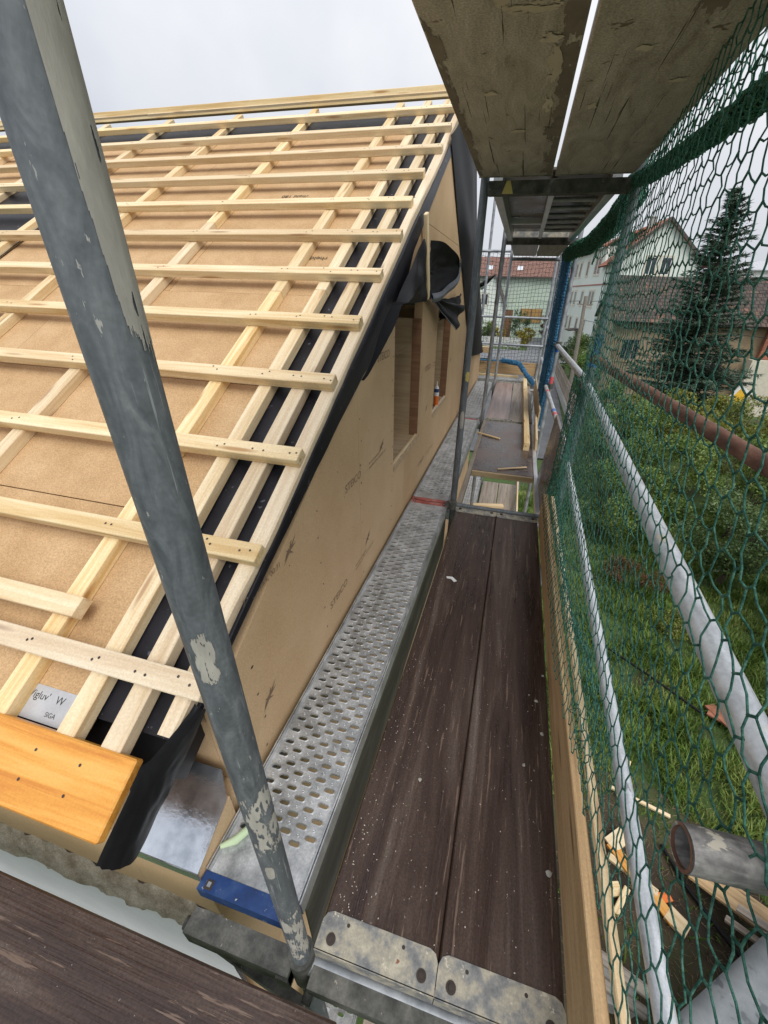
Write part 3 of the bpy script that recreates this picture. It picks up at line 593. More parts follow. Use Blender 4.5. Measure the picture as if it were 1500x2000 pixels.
# toe boards and loose timber
def timber(name, p0, p1, w, t, up, mtl, label, cat='board', group=None, bev=.003):
    return bar(name, p0, p1, w, t, up, mtl, None, bev, label=label, cat=cat, group=group)
timber('toe_board', (.366, .10, .113), (.366, 2.78, .113), .222, .030, (1, 0, 0), MT['toe'], 'long brown toe board standing on edge beside the dark planks')
timber('toe_board', (.402, .1, .235), (.402, 2.70, .235), .03, .022, (1, 0, 0), MT['batten'], 'pale lath fixed along the top of the brown toe board')
timber('timber', (.262, 4.32, .047), (.245, 8.4, .047), .062, .09, (0, 0, 1), MT['batten'], 'pale squared timber lying on the far deck', 'timber')
timber('board', (.395, 5.2, .13), (.395, 7.3, .15), .24, .02, (1, -.05, 0), MT['ply'], 'plywood board standing on edge below the blue net')
timber('board', (.362, 4.35, .07), (.375, 5.35, .09), .13, .024, (1, 0, .1), MT['batten2'], 'short yellow board standing beside the hatch panel')
for (z, y, mm, lab) in ((.09, 8.93, 'toe', 'brown board across the far end, lower of two'), (.21, 8.93, 'toe', 'brown board across the far end, upper of two')):
    timber('board', (-1.5, y, z), (.5, y, z), .12, .03, (0, 1, 0), MT[mm], lab)
timber('lath', (-1.2, 8.74, .025), (.12, 8.70, .025), .05, .045, (0, 0, 1), MT['batten'], 'pale lath lying on the far cross walkway', 'lath')
timber('lath', (-.31, 4.78, .012), (-.03, 4.62, .010), .022, .014, (0, 0, 1), MT['batten2'], 'thin lath lying across the hatch panel edge', 'lath')
timber('lath', (.0, 3.68, .009), (.27, 3.82, .009), .020, .012, (0, 0, 1), MT['batten2'], 'thin lath lying on the hatch panel near its open end', 'lath')
for (p0, p1, w, mm, lab) in (((-.5, 6.1, -1.93), (.42, 6.1, -1.93), .16, 'pink', 'pinkish board lying across the lower deck'), ((-.42, 6.6, -1.93), (.2, 6.75, -1.93), .10, 'batten2', 'yellow board lying across the lower deck')):
    timber('board', p0, p1, w, .05, (0, 0, 1), MT[mm], lab)
timber('board', (.43, 5.6, -1.87), (.43, 7.9, -1.87), .15, .025, (1, 0, 0), MT['batten2'], 'yellow toe board standing along the lower deck')

# ==================================================================== HOUSE
XW = -.665; T = .59; NRM = Vector((0, -.508, .861)); SLP = Vector((0, .861, .508)); YR = 4.46
house = thing('house', (-4.6, 4.4, ZG), 'timber house under construction, clad in tan wood fibre boards with a battened roof', 'house')
def rp(x, y, off): return Vector((x, y, off + T * y))
# gable boards
def rooftop(y): return min(.13 + T * y, .13 + T * (2 * YR - y))
wins = [(2.33, 3.03, .47, 1.45), (3.62, 4.36, .49, 1.36)]
wall = MB(); wall.box((-.9, .62, -1.2), (-.745, 8.3, -1.0)); gable = wall.obj('gable_wall', MT['fibre'], house)
seams = [.335, 1.72, 2.62, 3.98, 5.2, 6.5, 8.5]
for a_, b_ in zip(seams, seams[1:]):
    for zb, zt in ((-3.4, -1.203), (-1.2, -.28), (-.277, 1.86), (1.863, 3.2)):
        br = sorted({a_, b_, .56, YR, *[w for q in wins for w in q[:2]]}); br = [v for v in br if a_ <= v <= b_]
        bm_ = MB()
        for c0, c1 in zip(br, br[1:]):
            ivs = [(zb, zt)]
            for wa, wb, wz0, wz1 in wins:
                if c0 >= wa - 1e-6 and c1 <= wb + 1e-6:
                    nv = []
                    for z0, z1 in ivs:
                        if wz0 > z0: nv.append((z0, min(z1, wz0)))
                        if wz1 < z1: nv.append((max(z0, wz1), z1))
                    ivs = nv
            for z0, z1 in ivs:
                if z1 - z0 < .005: continue
                ta, tb = rooftop(c0), rooftop(c1)
                if c1 <= .57: ta = tb = .045
                if max(ta, tb) <= z0: continue
                ya, yb = c0 + (.0008 if c0 == a_ else 0), c1 - (.0008 if c1 == b_ else 0)
                za, zb_ = min(z1, ta), min(z1, tb)
                if za <= z0 or zb_ <= z0:  # triangle against the roof line
                    if zb_ > za:
                        t_ = (z0 - ta) / (tb - ta); yy = c0 + (c1 - c0) * t_; poly = [(XW, yy, z0), (XW, yb, z0), (XW, yb, zb_)]
                    else:
                        t_ = (ta - z0) / (ta - tb); yy = c0 + (c1 - c0) * t_; poly = [(XW, ya, z0), (XW, yy, z0), (XW, ya, za)]
                else:
                    poly = [(XW, ya, z0), (XW, yb, z0)]
                    crossing = (ta - z1) * (tb - z1) < 0
                    if crossing:
                        t_ = (z1 - ta) / (tb - ta); yy = c0 + (c1 - c0) * t_
                        poly += [(XW, yb, zb_), (XW, yy, z1), (XW, ya, za)]
                    else: poly += [(XW, yb, zb_), (XW, ya, za)]
                bm_.prism(poly, (-.06, 0, 0))
        if bm_.v: bm_.obj('wall_board', MT['fibre'], gable)
# masonry below the boards
b = MB(); b.box((-9.5, .34, ZG - .2), (-.73, 8.4, -1.2)); b.obj('masonry', MT['plaster'], house)
# window openings
for wa, wb, z0, z1 in wins:
    wdw = MB(); wdw.add([(-1.15, wa, z0), (-1.15, wb, z0), (-1.15, wb, z1), (-1.15, wa, z1)], [(0, 1, 2, 3)]); wo_ = wdw.obj('window_opening', MT['jamb'], house)
    z1 = min(z1, T * wa - .06)
    MB().box((-.735, wb - .007, z0), (XW - .003, wb + .03, z1)).obj('outer_jamb', MT['jamb'], wo_)
    MB().box((-.735, wa - .03, z0), (XW - .003, wa + .007, z1)).obj('outer_jamb', MT['jamb'], wo_)
    for y0, y1 in ((wb - .004, wb + .03), (wa - .03, wa + .004)): MB().box((-1.15, y0, z0), (-.7355, y1, z1)).obj('plywood_jamb', MT['ply'], wo_)
    MB().box((-1.15, wa, z0 - .03), (XW + .006, wb, z0 + .004)).obj('sill', MT['ply'], wo_)
    bar('sill_strip', (XW - .012, wa + .01, z0 + .012), (XW - .012, wb - .01, z0 + .012), .02, .014, (0, 0, 1), MT['batten2'], wo_)
# fasteners in columns on the boards
b = MB()
def dot(y, z, r=.0045):
    b.add([(XW + .0012, y + r * 1.5 * math.cos(k * math.pi / 3), z + r * math.sin(k * math.pi / 3)) for k in range(6)], [tuple(range(6))])
for yc, z0, z1, st in ((1.74, .05, 1.0, .112), (1.24, .1, .82, .125), (2.30, .1, 1.35, .105), (3.07, .1, 1.4, .09), (3.3, .1, 1.3, .1), (3.56, .05, 1.35, .09), (4.42, .1, 1.5, .12), (.72, -.1, .5, .13)):
    z = z0
    while z < z1:
        dot(yc + random.gauss(0, .008), z + random.gauss(0, .006), random.uniform(.003, .0055)); z += st
for k in range(55): dot(random.uniform(.7, 6), random.uniform(0, .9), random.uniform(.0015, .003))
tag(b.obj('fastener_marks', MT['nail'], gable), kind='stuff')
# printed lettering and emblem strokes
for (y, z) in ((1.53, .655), (2.015, 1.165), (1.29, .155), (3.12, .16), (3.2, .93)):
    text('lettering', 'STEICO', .055, (XW + .0012, y, z), (0, 1, 0), (0, 0, 1), MT['ink'], gable, 1.15)
    for dz, s_ in ((.016, 'the natural insulation'), (-.008, 'wood fibre 60 mm  22.04.2024, 00:31')):
        text('lettering', s_, .020, (XW + .0012, y + .33, z + dz), (0, 1, 0), (0, 0, 1), MT['ink'], gable)
text('lettering', '22.04.2024, 00:31', .030, (XW + .0012, .74, .655), (0, 1, 0), (0, 0, 1), MT['ink'], gable)
def emblem(y, z, s=.8):
    b = MB()
    def stroke(y0, z0, y1, z1, w):
        d = Vector((0, y1 - y0, z1 - z0)).normalized(); n = Vector((0, -d.z, d.y)); a, c = Vector((XW + .0012 + random.uniform(0, .0004), y + y0 * s, z + z0 * s)), Vector((XW + .0012, y + y1 * s, z + z1 * s)); m_ = (a + c) / 2
        b.add([a, m_ - n * w * s, c, m_ + n * w * s], [(0, 1, 2, 3)])
    stroke(-.06, -.045, .065, .05, .007); stroke(-.03, .0, .06, .012, .007); stroke(-.035, .02, .03, -.03, .006); stroke(-.005, -.02, .02, .045, .006)
    stroke(-.05, -.03, .0, .018, .007)
    b.obj('emblem_print', MT['ink'], gable)
for y, z in ((1.02, .675), (2.08, .70), (.77, .21), (1.82, .235), (3.33, .62), (4.5, .85)): emblem(y, z)

# roof
roof = MB(); roof.prism([rp(-9.2, .40, .08), rp(-9.2, YR, .08), rp(-.75, YR, .08), rp(-.75, .40, .08)][::-1], NRM * -.12)
fz = lambda y, off: off + T * (2 * YR - y)
roof.prism([(-9.2, YR + .01, fz(YR + .01, .12)), (-9.2, 8.6, fz(8.6, .12)), (-.70, 8.6, fz(8.6, .12)), (-.70, YR + .01, fz(YR + .01, .12))], (0, 0, -.14))
roof = roof.obj('roof', MT['black'], house)
# sheathing boards, tongue and groove rows
row = 0; y = .40
while y < YR - .2:
    y2 = min(y + .575, YR - .15); x = -1.022
    first = (.9, 2.1, 1.5)[row % 3]
    while x > -9:
        x2 = max(x - (first if x == -1.022 else 2.5), -9.0)
        rowoff = .192 + random.uniform(-.001, .001)
        b = MB(); b.prism([rp(x2 + .0015, y + .002, rowoff), rp(x - .0015, y + .002, rowoff), rp(x - .0015, y2 - .002, rowoff), rp(x2 + .0015, y2 - .002, rowoff)], NRM * -.09)
        b.obj('sheathing_board', MT['fibre_roof'], roof); x = x2
    y = y2; row += 1
# black membrane along the verge, wrapped over the edge; below the ridge; and a patch by a roof opening
def cedge(y):
    k = [(.30, -.690), (.45, -.682), (.68, -.683), (.95, -.667), (1.3, -.670), (1.7, -.674), (2.2, -.677), (2.74, -.685), (3.3, -.672), (3.9, -.685), (4.6, -.68)]
    for (a0, o0), (a1, o1) in zip(k, k[1:]):
        if y <= a1: t_ = max(0, (y - a0) / (a1 - a0)); t_ = t_ * t_ * (3 - 2 * t_); return o0 + (o1 - o0) * t_
    return -.68
def verge_low(y):
    k = [(.40, .20), (.64, .195), (.88, .178), (1.15, .150), (1.5, .115), (1.8, .075), (2.1, .01), (2.5, -.0), (2.7, .10), (3.55, .14), (4.47, .13)]
    for (a0, o0), (a1, o1) in zip(k, k[1:]):
        if y <= a1: return o0 + (o1 - o0) * max(0, (y - a0) / (a1 - a0))
    return .13
def verge(u, v):
    y = .44 + (YR - .44) * u; xt = max(cedge(y) + .006, -.662)
    if v < .62: x = -1.02 + (1.02 + xt) * v / .62; return tuple(rp(x, y, .186 + .004 * fbm(x * 8, y * 8) + (.032 * max(0, (v - .56) / .06))))
    w = (v - .62) / .38; lo = verge_low(y); off = .218 + (min(lo, .212) - .218) * w
    x = xt + (XW + .005 - xt) * w ** .6 + .003 * fbm(y * 6, w * 3) * (1 - w)
    return tuple(rp(x, y, off + .006 * fbm(y * 7, 1) * w))
b = MB(); b.grid(verge, 130, 26); b.obj('verge_membrane', MT['blackwet'], roof)
b = MB(); b.grid(lambda u, v: tuple(rp(-9 + 8.0 * u, 4.02 + .4 * v, .205 + .006 * fbm(u * 60, v * 3))), 120, 4); b.obj('ridge_membrane', MT['blackwet'], roof)
b = MB(); b.grid(lambda u, v: tuple(rp(-6.2 + 2.75 * u, 2.35 + 1.0 * v, .205 + .01 * fbm(u * 9, v * 6))), 30, 14); b.obj('membrane_patch', MT['blackwet'], roof)
# counter battens up the slope
cb = [(-.700, .050), (-.832, .060), (-.976, .058), (-1.212, .060), (-1.965, .062), (-2.72, .06), (-3.47, .06), (-4.22, .06), (-4.97, .06), (-5.72, .06), (-6.47, .06), (-7.22, .06), (-7.97, .06)]
for i, (x, w) in enumerate(cb):
    if i == 0:  # waney-edged verge batten
        b = MB(); n_ = 60; vs = []
        for k in range(n_ + 1):
            y = .425 + (YR - .465) * k / n_; e = cedge(y) + .002 * fbm(y * 9, 2); l = -.727
            for xx, oo in ((l, 0), (e - .006, 0), (e, -.006), (e + .002, -.043), (l, -.043)): p = rp(xx, y, .2435) + NRM * oo; vs.append(p - rp(-.7, 2, .2))
        Mx = Matrix.Translation(rp(-.7, 2, .2)) ; fs = [(k * 5 + j, k * 5 + (j + 1) % 5, (k + 1) * 5 + (j + 1) % 5, (k + 1) * 5 + j) for k in range(n_) for j in range(5)] + [(0, 1, 2, 3, 4), tuple(n_ * 5 + j for j in (4, 3, 2, 1, 0))]
        Rm = frame(rp(-.7, 2, .2), SLP, NRM); inv = Rm.inverted(); b.add([inv @ (Mx @ v) for v in vs], fs); obj('counter_batten', b.mesh('counter_batten'), MT['batten2'], roof, Rm); continue
    y0 = .362
    sh = -.025 if 2 <= i < 4 else (-.05 if i >= 4 else 0)
    p0 = rp(x, y0, .2435) - NRM * .0225; p1 = rp(x + sh, YR - .04, .2435) - NRM * .0225
    cuts = [0, 1] if i in (0,) else [0, random.uniform(.35, .65), 1]
    for c0, c1 in zip(cuts, cuts[1:]):
        bar('counter_batten', p0.lerp(p1, c0) , p0.lerp(p1, c1 - .0006), w, .043, NRM, random.choice((MT['batten'], MT['batten'], MT['batten2'])), roof)
# battens across the slope
ends = [-.635, -.655, -.670, -.674, -.679, -.687, -.679, -.710, -.721, -.678, -.688, -.705, -.70]
for k, xe in enumerate(ends):
    y = .485 + k * .3285
    ctr = lambda x, dy=0: rp(x, y, .29) + SLP * (.03) - NRM * .02
    xs = [xe, xe - random.uniform(2.6, 4.2), -9.0]
    if k == 5: xs = [xe, -3.35, -9.0]
    for a_, b_ in zip(xs, xs[1:]):
        wob = random.uniform(-.003, .003)
        bar('batten', ctr(b_ + .001) + SLP * wob, ctr(a_ - .001), .060, .040, NRM, MT['batten'] if (k + len(xs)) % 3 else MT['batten2'], roof)
c0, c1 = rp(-9, .585, .29) + SLP * .03 - NRM * .02, rp(-1.13, .585, .29) + SLP * .03 - NRM * .02
bar('batten', c0, c1, .06, .04, NRM, MT['batten2'], roof)
bar('ridge_board', rp(-9, YR, .275), rp(-.70, YR, .275), .05, .075, (0, 0, 1), MT['batten'], roof)
# nail heads on the battens
b = MB()
def rdot(x, y, off, r=.0042):
    c = rp(x, y, off) + NRM * .0008; ex = Vector((1, 0, 0))
    b.add([c + ex * r * math.cos(q * math.pi / 3) + SLP * r * math.sin(q * math.pi / 3) for q in range(6)], [tuple(range(6))])
for k in range(13):
    for x, w in cb:
        for d in (-.012, .014): rdot(x + d + random.gauss(0, .006), .485 + k * .3285 + .026 + random.gauss(0, .006), .29)
tag(b.obj('nail_heads', MT['nail'], roof), kind='stuff')
# prints and tape on the sheathing
text('lettering', 'rheld 180', .050, rp(-1.60, .655, .1945), (1, 0, 0), SLP, MT['inkdark'], roof, 1.0)
text('lettering', 'rheld 180', .05, rp(-.62 - .47, 2.44, .1945), (-1, 0, 0), -SLP, MT['inkdark'], roof)
text('lettering', 'rheld 180', .05, rp(-1.5, 3.1, .1945), (-1, 0, 0), -SLP, MT['inkdark'], roof)
b = MB(); b.prism([rp(-1.26, .395, .1935), rp(-1.005, .395, .1935), rp(-1.005, .468, .1935), rp(-1.26, .468, .1935)], NRM * .0008); tp = b.obj('adhesive_tape', MT['tape'], roof)
text('lettering', "Wigluv'   W", .028, rp(-1.205, .438, .1950), (1, 0, 0), SLP, MT['inkdark'], tp)
text('lettering', 'SIGA', .017, rp(-1.105, .408, .1950), (1, 0, 0), SLP, MT['inkdark'], tp)
# orange eave board
bar('eave_board', rp(-9.0, .305, .235) , rp(-.742, .305, .235), .168, .030, NRM, MT['orange'], roof, bev=.004)
# screws of the eave board
for x in (-.88, -1.02, -1.3):
    for y in (.275, .33): 
        b = MB(); c = rp(x, y, .2535); b.add([c + Vector((1, 0, 0)) * .004 * math.cos(q) + SLP * .004 * math.sin(q) for q in np.arange(6) * math.pi / 3], [tuple(range(6))]); b.obj('screw', MT['nail'], roof)
# eave: fibre fascia, mortar, plaster wall, corner flashing
MB().box((-9.3, .335, -.34), (-.95, .42, .30)).obj('eave_fascia', MT['fibre'], house)
MB().box((-.949, .335, -.34), (-.667, .56, .040)).obj('corner_block', MT['fibre'], house)
MB().box((-1.2, .56, .04), (-.727, .60, .34)).obj('corner_backing', MT['fibre'], house)
b = MB()
def rub(u, v):
    x = -9.3 + 8.64 * u; a = v * math.pi * .9
    return (x, .335 - (.035 + .02 * fbm(x * 9, v * 3)) * math.sin(a) - .012 * fbm(x * 25, v * 9), -.33 - .20 * v + .03 * fbm(x * 4, 3) + .012 * fbm(x * 20, v * 5))
b.grid(rub, 500, 12); b.obj('mortar_edge', MT['rubble'], house)
b = MB()
def pl(u, v):
    x = -9.3 + 8.62 * u; top = -.47 + .03 * fbm(x * 4, 3) + .04 * fbm(x * 1.1, 9)
    return (x, .305 - .01 * fbm(x * 2, v * 4), top - (top - ZG + .2) * v)
b.grid(pl, 80, 12); b.obj('plaster_wall', MT['plaster'], house)
b = MB(); zf = lambda y: .046 + .46 * (y - .318)
b.prism([(x, y, zf(y)) for x, y in ((-.93, .318), (-.640, .318), (-.646, .478), (-.700, .535), (-.93, .535))], (0, 0, .0022))
b.prism([(-.93, .3155, .047), (-.640, .3155, .047), (-.640, .3155, .005), (-.93, .3155, .005)], (0, .0022, 0)); b.obj('corner_flashing', MT['zinc'], house)
MB().prism([(-.664, .322, -.10), (-.664, .49, -.10), (-.664, .49, .108), (-.664, .322, .042)], (.016, 0, 0)).obj('edge_strip', MT['fibre'], house)
# membrane tail hanging off the eave corner
lp = [(-.652, .490, .558), (-.660, .432, .535), (-.699, .379, .487), (-.721, .358, .468), (-.720, .303, .432), (-.747, .208, .325)]
rpts = [(-.650, .520, .51), (-.663, .477, .45), (-.686, .433, .385), (-.700, .385, .335), (-.716, .335, .28), (-.735, .268, .215)]
def tail(u, v):
    t_ = u * 5; i = min(int(t_), 4); f_ = t_ - i
    a, c = Vector(lp[i]).lerp(Vector(lp[i + 1]), f_), Vector(rpts[i]).lerp(Vector(rpts[i + 1]), f_)
    p = a.lerp(c, v); p += Vector((.012 * math.sin(v * math.pi) + .003 * fbm(u * 7, v * 7), -.012 * math.sin(v * 3.1), .004 * fbm(u * 6, v * 5, 2)))
    if u > .97: p.z -= .012 * abs(fbm(v * 30, 4)); p.y -= .006 * fbm(v * 30, 2)
    return tuple(p)
b = MB(); b.grid(tail, 40, 14); b.obj('membrane_tail', MT['black'], house)
# black membrane draped down the far verge
def fardrape(u, v):
    top = Vector((-.625, 4.36 + 4.0 * u, 2.83 - 2.32 * u)); bot = Vector((-.655, 3.62 + 2.75 * u, 2.42 - 1.76 * u))
    p = top.lerp(bot, v); p.x += .05 * math.sin(v * 3.1) * (.3 + u) + .02 * fbm(u * 5, v * 3); return tuple(p)
b = MB(); b.grid(fardrape, 40, 16); b.obj('far_membrane', MT['black'], house)
bar('purlin_end', (-1.0, 8.3, .55), (-.45, 8.3, .55), .14, .10, (0, 0, 1), MT['batten2'], house)

# membrane flaps tucked behind a lath over the windows
st = timber('lath', (XW + .030, 2.86, 1.885), (XW + .032, 3.02, 1.44), .055, .022, (1, 0, 0), MT['batten'], 'upright lath nailed to the gable wall over the black membrane flap', 'lath')
fl = thing('membrane_flap', (-.64, 2.6, 1.4), 'large black membrane flap bulging out over the taller window opening', 'membrane')
def flapA(u, v):  # from the verge down to the lath
    y = 1.72 + 1.24 * u; top = min(.10 + T * y, 1.72 + .04 * u) ; bot = 1.20 + .24 * min(1, u / .2) * 0 + .215 * min(1, u * 1.1)
    bot = 1.13 + .29 * min(1, u / .35) if u < .35 else 1.42 + .02 * fbm(u * 6, 1)
    z = bot + (top - bot) * v
    z = z if top > bot else bot
    x = XW + .028 + .060 * math.sin(v * math.pi) * math.sin(min(1, u * 1.1) * math.pi) ** .6 + .012 * fbm(u * 6, v * 5) + .008 * math.sin(u * 26 + v * 4) * u
    return (x, y, z)
b = MB(); b.grid(flapA, 50, 18); b.obj('sheet', MT['black'], fl)
def flapB(u, v):  # rounded loop bulging out beyond the lath
    th = math.pi * (.5 - u); cy, cz = 3.0, 1.60 + .04 * math.cos(th) * v
    rr = v * (1 + .05 * fbm(u * 5, v * 3)); x = XW + .035 + .125 * v * math.cos(th) ** .8 - .05 * math.sin(v * 3.14) * math.cos(th) + .010 * fbm(u * 7, v * 5, 4) + .006 * math.sin(u * 22) * v
    return (x, cy + .54 * rr * max(math.cos(th), 0), cz + .165 * rr * math.sin(th))
b = MB(); b.grid(flapB, 44, 16); b.obj('loop', MT['black'], fl)
MT['greytrim'] = mat('grey_membrane_edge', [(.3, (.10, .11, .13)), (.7, (.17, .18, .21))], rough=.4)
def band(u, v):
    q = flapB(.38 + .60 * u, 1.0); return (q[0] + .012 * math.sin(v * 3.1), q[1] + .004, q[2] - .030 * (1 - .3 * u) + .055 * v)
b = MB(); b.grid(band, 30, 6); b.obj('edge_band', MT['greytrim'], fl)
f2 = thing('membrane_flap', (-.62, 3.7, 1.2), 'small black membrane flap folded over the narrower window opening', 'membrane')
def flapC(u, v):
    y = 3.02 + .66 * u + .12 * v; z = 1.44 - .02 * v - .24 * u * (1 - .0 * v) + .20 * v * u
    return (XW + .05 + .10 * u + .02 * math.sin(v * 9) + .01 * fbm(u * 4, v * 6), y + .25 * v, z)
b = MB(); b.grid(flapC, 20, 14); b.obj('sheet', MT['black'], f2)
def flapD(u, v):
    return (XW + .04 + .07 * math.sin(u * 3.1) + .012 * fbm(u * 7, v * 6), 3.45 + 1.05 * u, 1.43 + .05 * u - (.15 - .06 * u) * v + .01 * fbm(u * 8, v * 3))
b = MB(); b.grid(flapD, 24, 10); b.obj('fold', MT['black'], f2)
b = MB(); b.grid(lambda u, v: (lambda p: (p[0] + .004, p[1] - .02 + .03 * v, p[2] + .004))(flapC(u, 0)), 16, 2); b.obj('edge_band', MT['greytrim'], f2)
# sealant cartridge on the sill
cx, cy, cz = -.69, 3.93, .494
ct = thing('sealant_cartridge', (cx, cy, cz), 'orange and white sealant cartridge standing on the narrow window sill', 'cartridge')
MB().tube((cx, cy, cz), (cx, cy, cz + .10), .024, 20).obj('body', MT['tubeorange'], ct)
MB().tube((cx, cy, cz + .10), (cx, cy, cz + .135), .024, 20).obj('label_band', MT['white'], ct)
MB().tube((cx, cy, cz + .135), (cx, cy, cz + .168), .0243, 20).obj('label_band', MT['navy'], ct)
b = MB(); b.tube((cx, cy, cz + .168), (cx, cy, cz + .19), .024, 20, r2=.014); b.tube((cx, cy, cz + .19), (cx, cy, cz + .235), .008, 12, r2=.005); b.obj('nozzle', MT['white'], ct)

# ==================================================================== NETS
def xnet(y, z):
    x = .322 + max(0, y - .36) * .0445
    w = min(1, max(0, (z - .10) / .38)); w = w * w * (3 - 2 * w)
    x = .333 * (1 - w) + x * w
    return x + .012 * math.sin(y * 2.1 + z * 1.3) * w - .006 * w
net('safety_net', lambda y, z: (xnet(y, z), y + .03 * (z - 1), z + .012 * math.sin(y * 2.3)), -.15, 2.98, .19, 2.02, .0485, .00155, MT['netg'], jitter=.0045, seed=4, keep=lambda u, v: v > .17 + max(0, 1.2 - u) * .27,
    label='green knotted safety net hung inside the guard rails of the near bay', cat='net')
# bunched lower edge lying behind the toe board
def bunch(u, v): return (.405 + .03 * math.sin(v * 9 + u * 5) + .012 * fbm(u * 9, v * 5), u, .24 + .11 * math.sin(v * 11 + u * 3) + .05 * fbm(u * 4, v * 7))
net('net_bunch', bunch, .8, 2.9, 0, .45, .045, .0016, MT['netg'], jitter=.008, sag=.01, seed=6, n=4, label='slack green net bunched behind the brown toe board', cat='net')
def bunch2(u, v): return (XO - .05 + .045 * math.cos(v * 10), 2.84 + .055 * math.sin(v * 10 + .4) + .02 * fbm(u * 6, v * 4), u)
net('net_bunch', bunch2, .02, 1.05, 0, .62, .036, .0018, MT['netg'], jitter=.006, sag=.008, seed=16, n=4, label='green net gathered tight round the post at the end of the near bay', cat='net')
# upper net above the rope edge
net('safety_net', lambda y, z: (.455 + .05 * math.sin((z - 1.9) * 2) + .012 * math.sin(y * 5), y, z - .03 * (2.9 - y)), .2, 2.95, 1.98, 3.3, .052, .0019, MT['netg2'], jitter=.004, seed=8,
    label='bright green safety net rising above the rolled net edge', cat='net')
net('safety_net', lambda y, z: (.475 + .04 * math.sin((z - 1.9) * 3 + y), y + .3 * (z - 2), z - .03 * (2.9 - y)), .2, 2.7, 1.98, 2.7, .058, .0019, MT['netg2'], jitter=.008, seed=18,
    label='second layer of green net overlapping behind the rolled net edge', cat='net')
# rolled edge: rope of gathered net
def roll(name, path, r, turns, label, mtl, seed, pitch=.03, tw=.0021, core=.62):
    P = [Vector(p) for p in path]; L_ = [0]
    for a, c in zip(P, P[1:]): L_.append(L_[-1] + (c - a).length)
    def at(s):
        for i in range(len(P) - 1):
            if s <= L_[i + 1] or i == len(P) - 2:
                return P[i].lerp(P[i + 1], (s - L_[i]) / (L_[i + 1] - L_[i])), (P[i + 1] - P[i]).normalized()
    def f(u, v):
        c, d = at(min(max(u, 0), L_[-1])); a = d.orthogonal().normalized(); q = d.cross(a); ang = v / r * 1.0
        rr = r * (1 + .22 * fbm(u * 9, v * 2, seed) + .25 * (v / (2 * math.pi * r * turns) - .5)); return tuple(c + a * math.cos(ang) * rr + q * math.sin(ang) * rr)
    o = net(name, f, 0, L_[-1], 0, 2 * math.pi * r * turns, pitch, tw, mtl, jitter=.006, sag=.006, seed=seed, n=4, label=label, cat='net')
    b = MB(); n = 40; pts = [at(L_[-1] * i / n)[0] for i in range(n + 1)]; b.path([p + Vector((.005 * fbm(i * .7, 1), 0, .006 * fbm(i * .6, 2))) for i, p in enumerate(pts)], [r * core * (1 + .3 * fbm(i * .9, seed)) for i in range(n + 1)], 10)
    b.obj('core', mtl, o); return o
roll('rolled_net', [(.47, 2.97, 2.03), (.47, 2.5, 1.965), (.465, 1.9, 1.92), (.46, 1.3, 1.885), (.46, .2, 1.87)], .028, 3, 'rolled edge of the green net hanging like a rope from the post top', MT['netg2'], 3, .02)
roll('rolled_net', [(.50, 3.0, 1.98), (.49, 3.6, 1.90), (.46, 4.3, 1.86), (.42, 5.0, 1.88), (.38, 5.35, 1.86)], .060, 2.4, 'thick bright green net bundle sagging beside the ladder deck', MT['netg2'], 5, .033, .0026, .75)
net('safety_net', lambda y, z: (.50 + .04 * math.sin(y * 4 + z * 5), y, z), 2.95, 4.2, 1.72, 2.0, .05, .002, MT['netg2'], jitter=.008, seed=28, label='loose green net hanging below the net bundle by the ladder deck', cat='net')
# folded blue net hung on the second post
bl = thing('blue_net', (.43, 5.6, 0), 'folded blue net hanging down beside the far post', 'net')
for k in range(4):
    def blu(u, v, k=k):
        z = 1.93 - 1.95 * u; y = 5.30 + 1.0 * v + .10 * u; wv = .016 * math.sin(v * 17 + k * 1.7 + u * 2) + .01 * fbm(u * 4 + k, v * 6)
        return (.395 + .010 * k + wv + .02 * u, y, z)
    net('fold', lambda a, c, blu=blu: blu(a / 1.95, c), 0, 1.95, 0, 1.0, .030, .0028, MT['netb'], jitter=.004, sag=.004, seed=40 + k, n=4, parent=bl)
roll('rolled_net', [(-.25, 8.86, .30), (.10, 8.70, .28), (.28, 8.3, .12), (.40, 7.95, .05)], .04, 2, 'blue rolled net drooping over the far timber boards', MT['netb'], 11, .03, .003, .85)
roll('rolled_net', [(-1.2, 8.87, .29), (-.6, 8.87, .285), (-.2, 8.87, .29)], .014, 1.5, 'thin blue net edge lying along the far timber boards', MT['netb'], 12, .02, .002, .9)
net('safety_net', lambda x, z: (x, 8.95 + .05 * math.sin(x * 2 + z), z + .03 * math.sin(x * 4)), -1.6, .52, .24, 2.2, .066, .0026, MT['netk'], jitter=.006, seed=50, n=4, square=True, sag=.006, label='dark square mesh net closing the far end of the scaffold', cat='net')

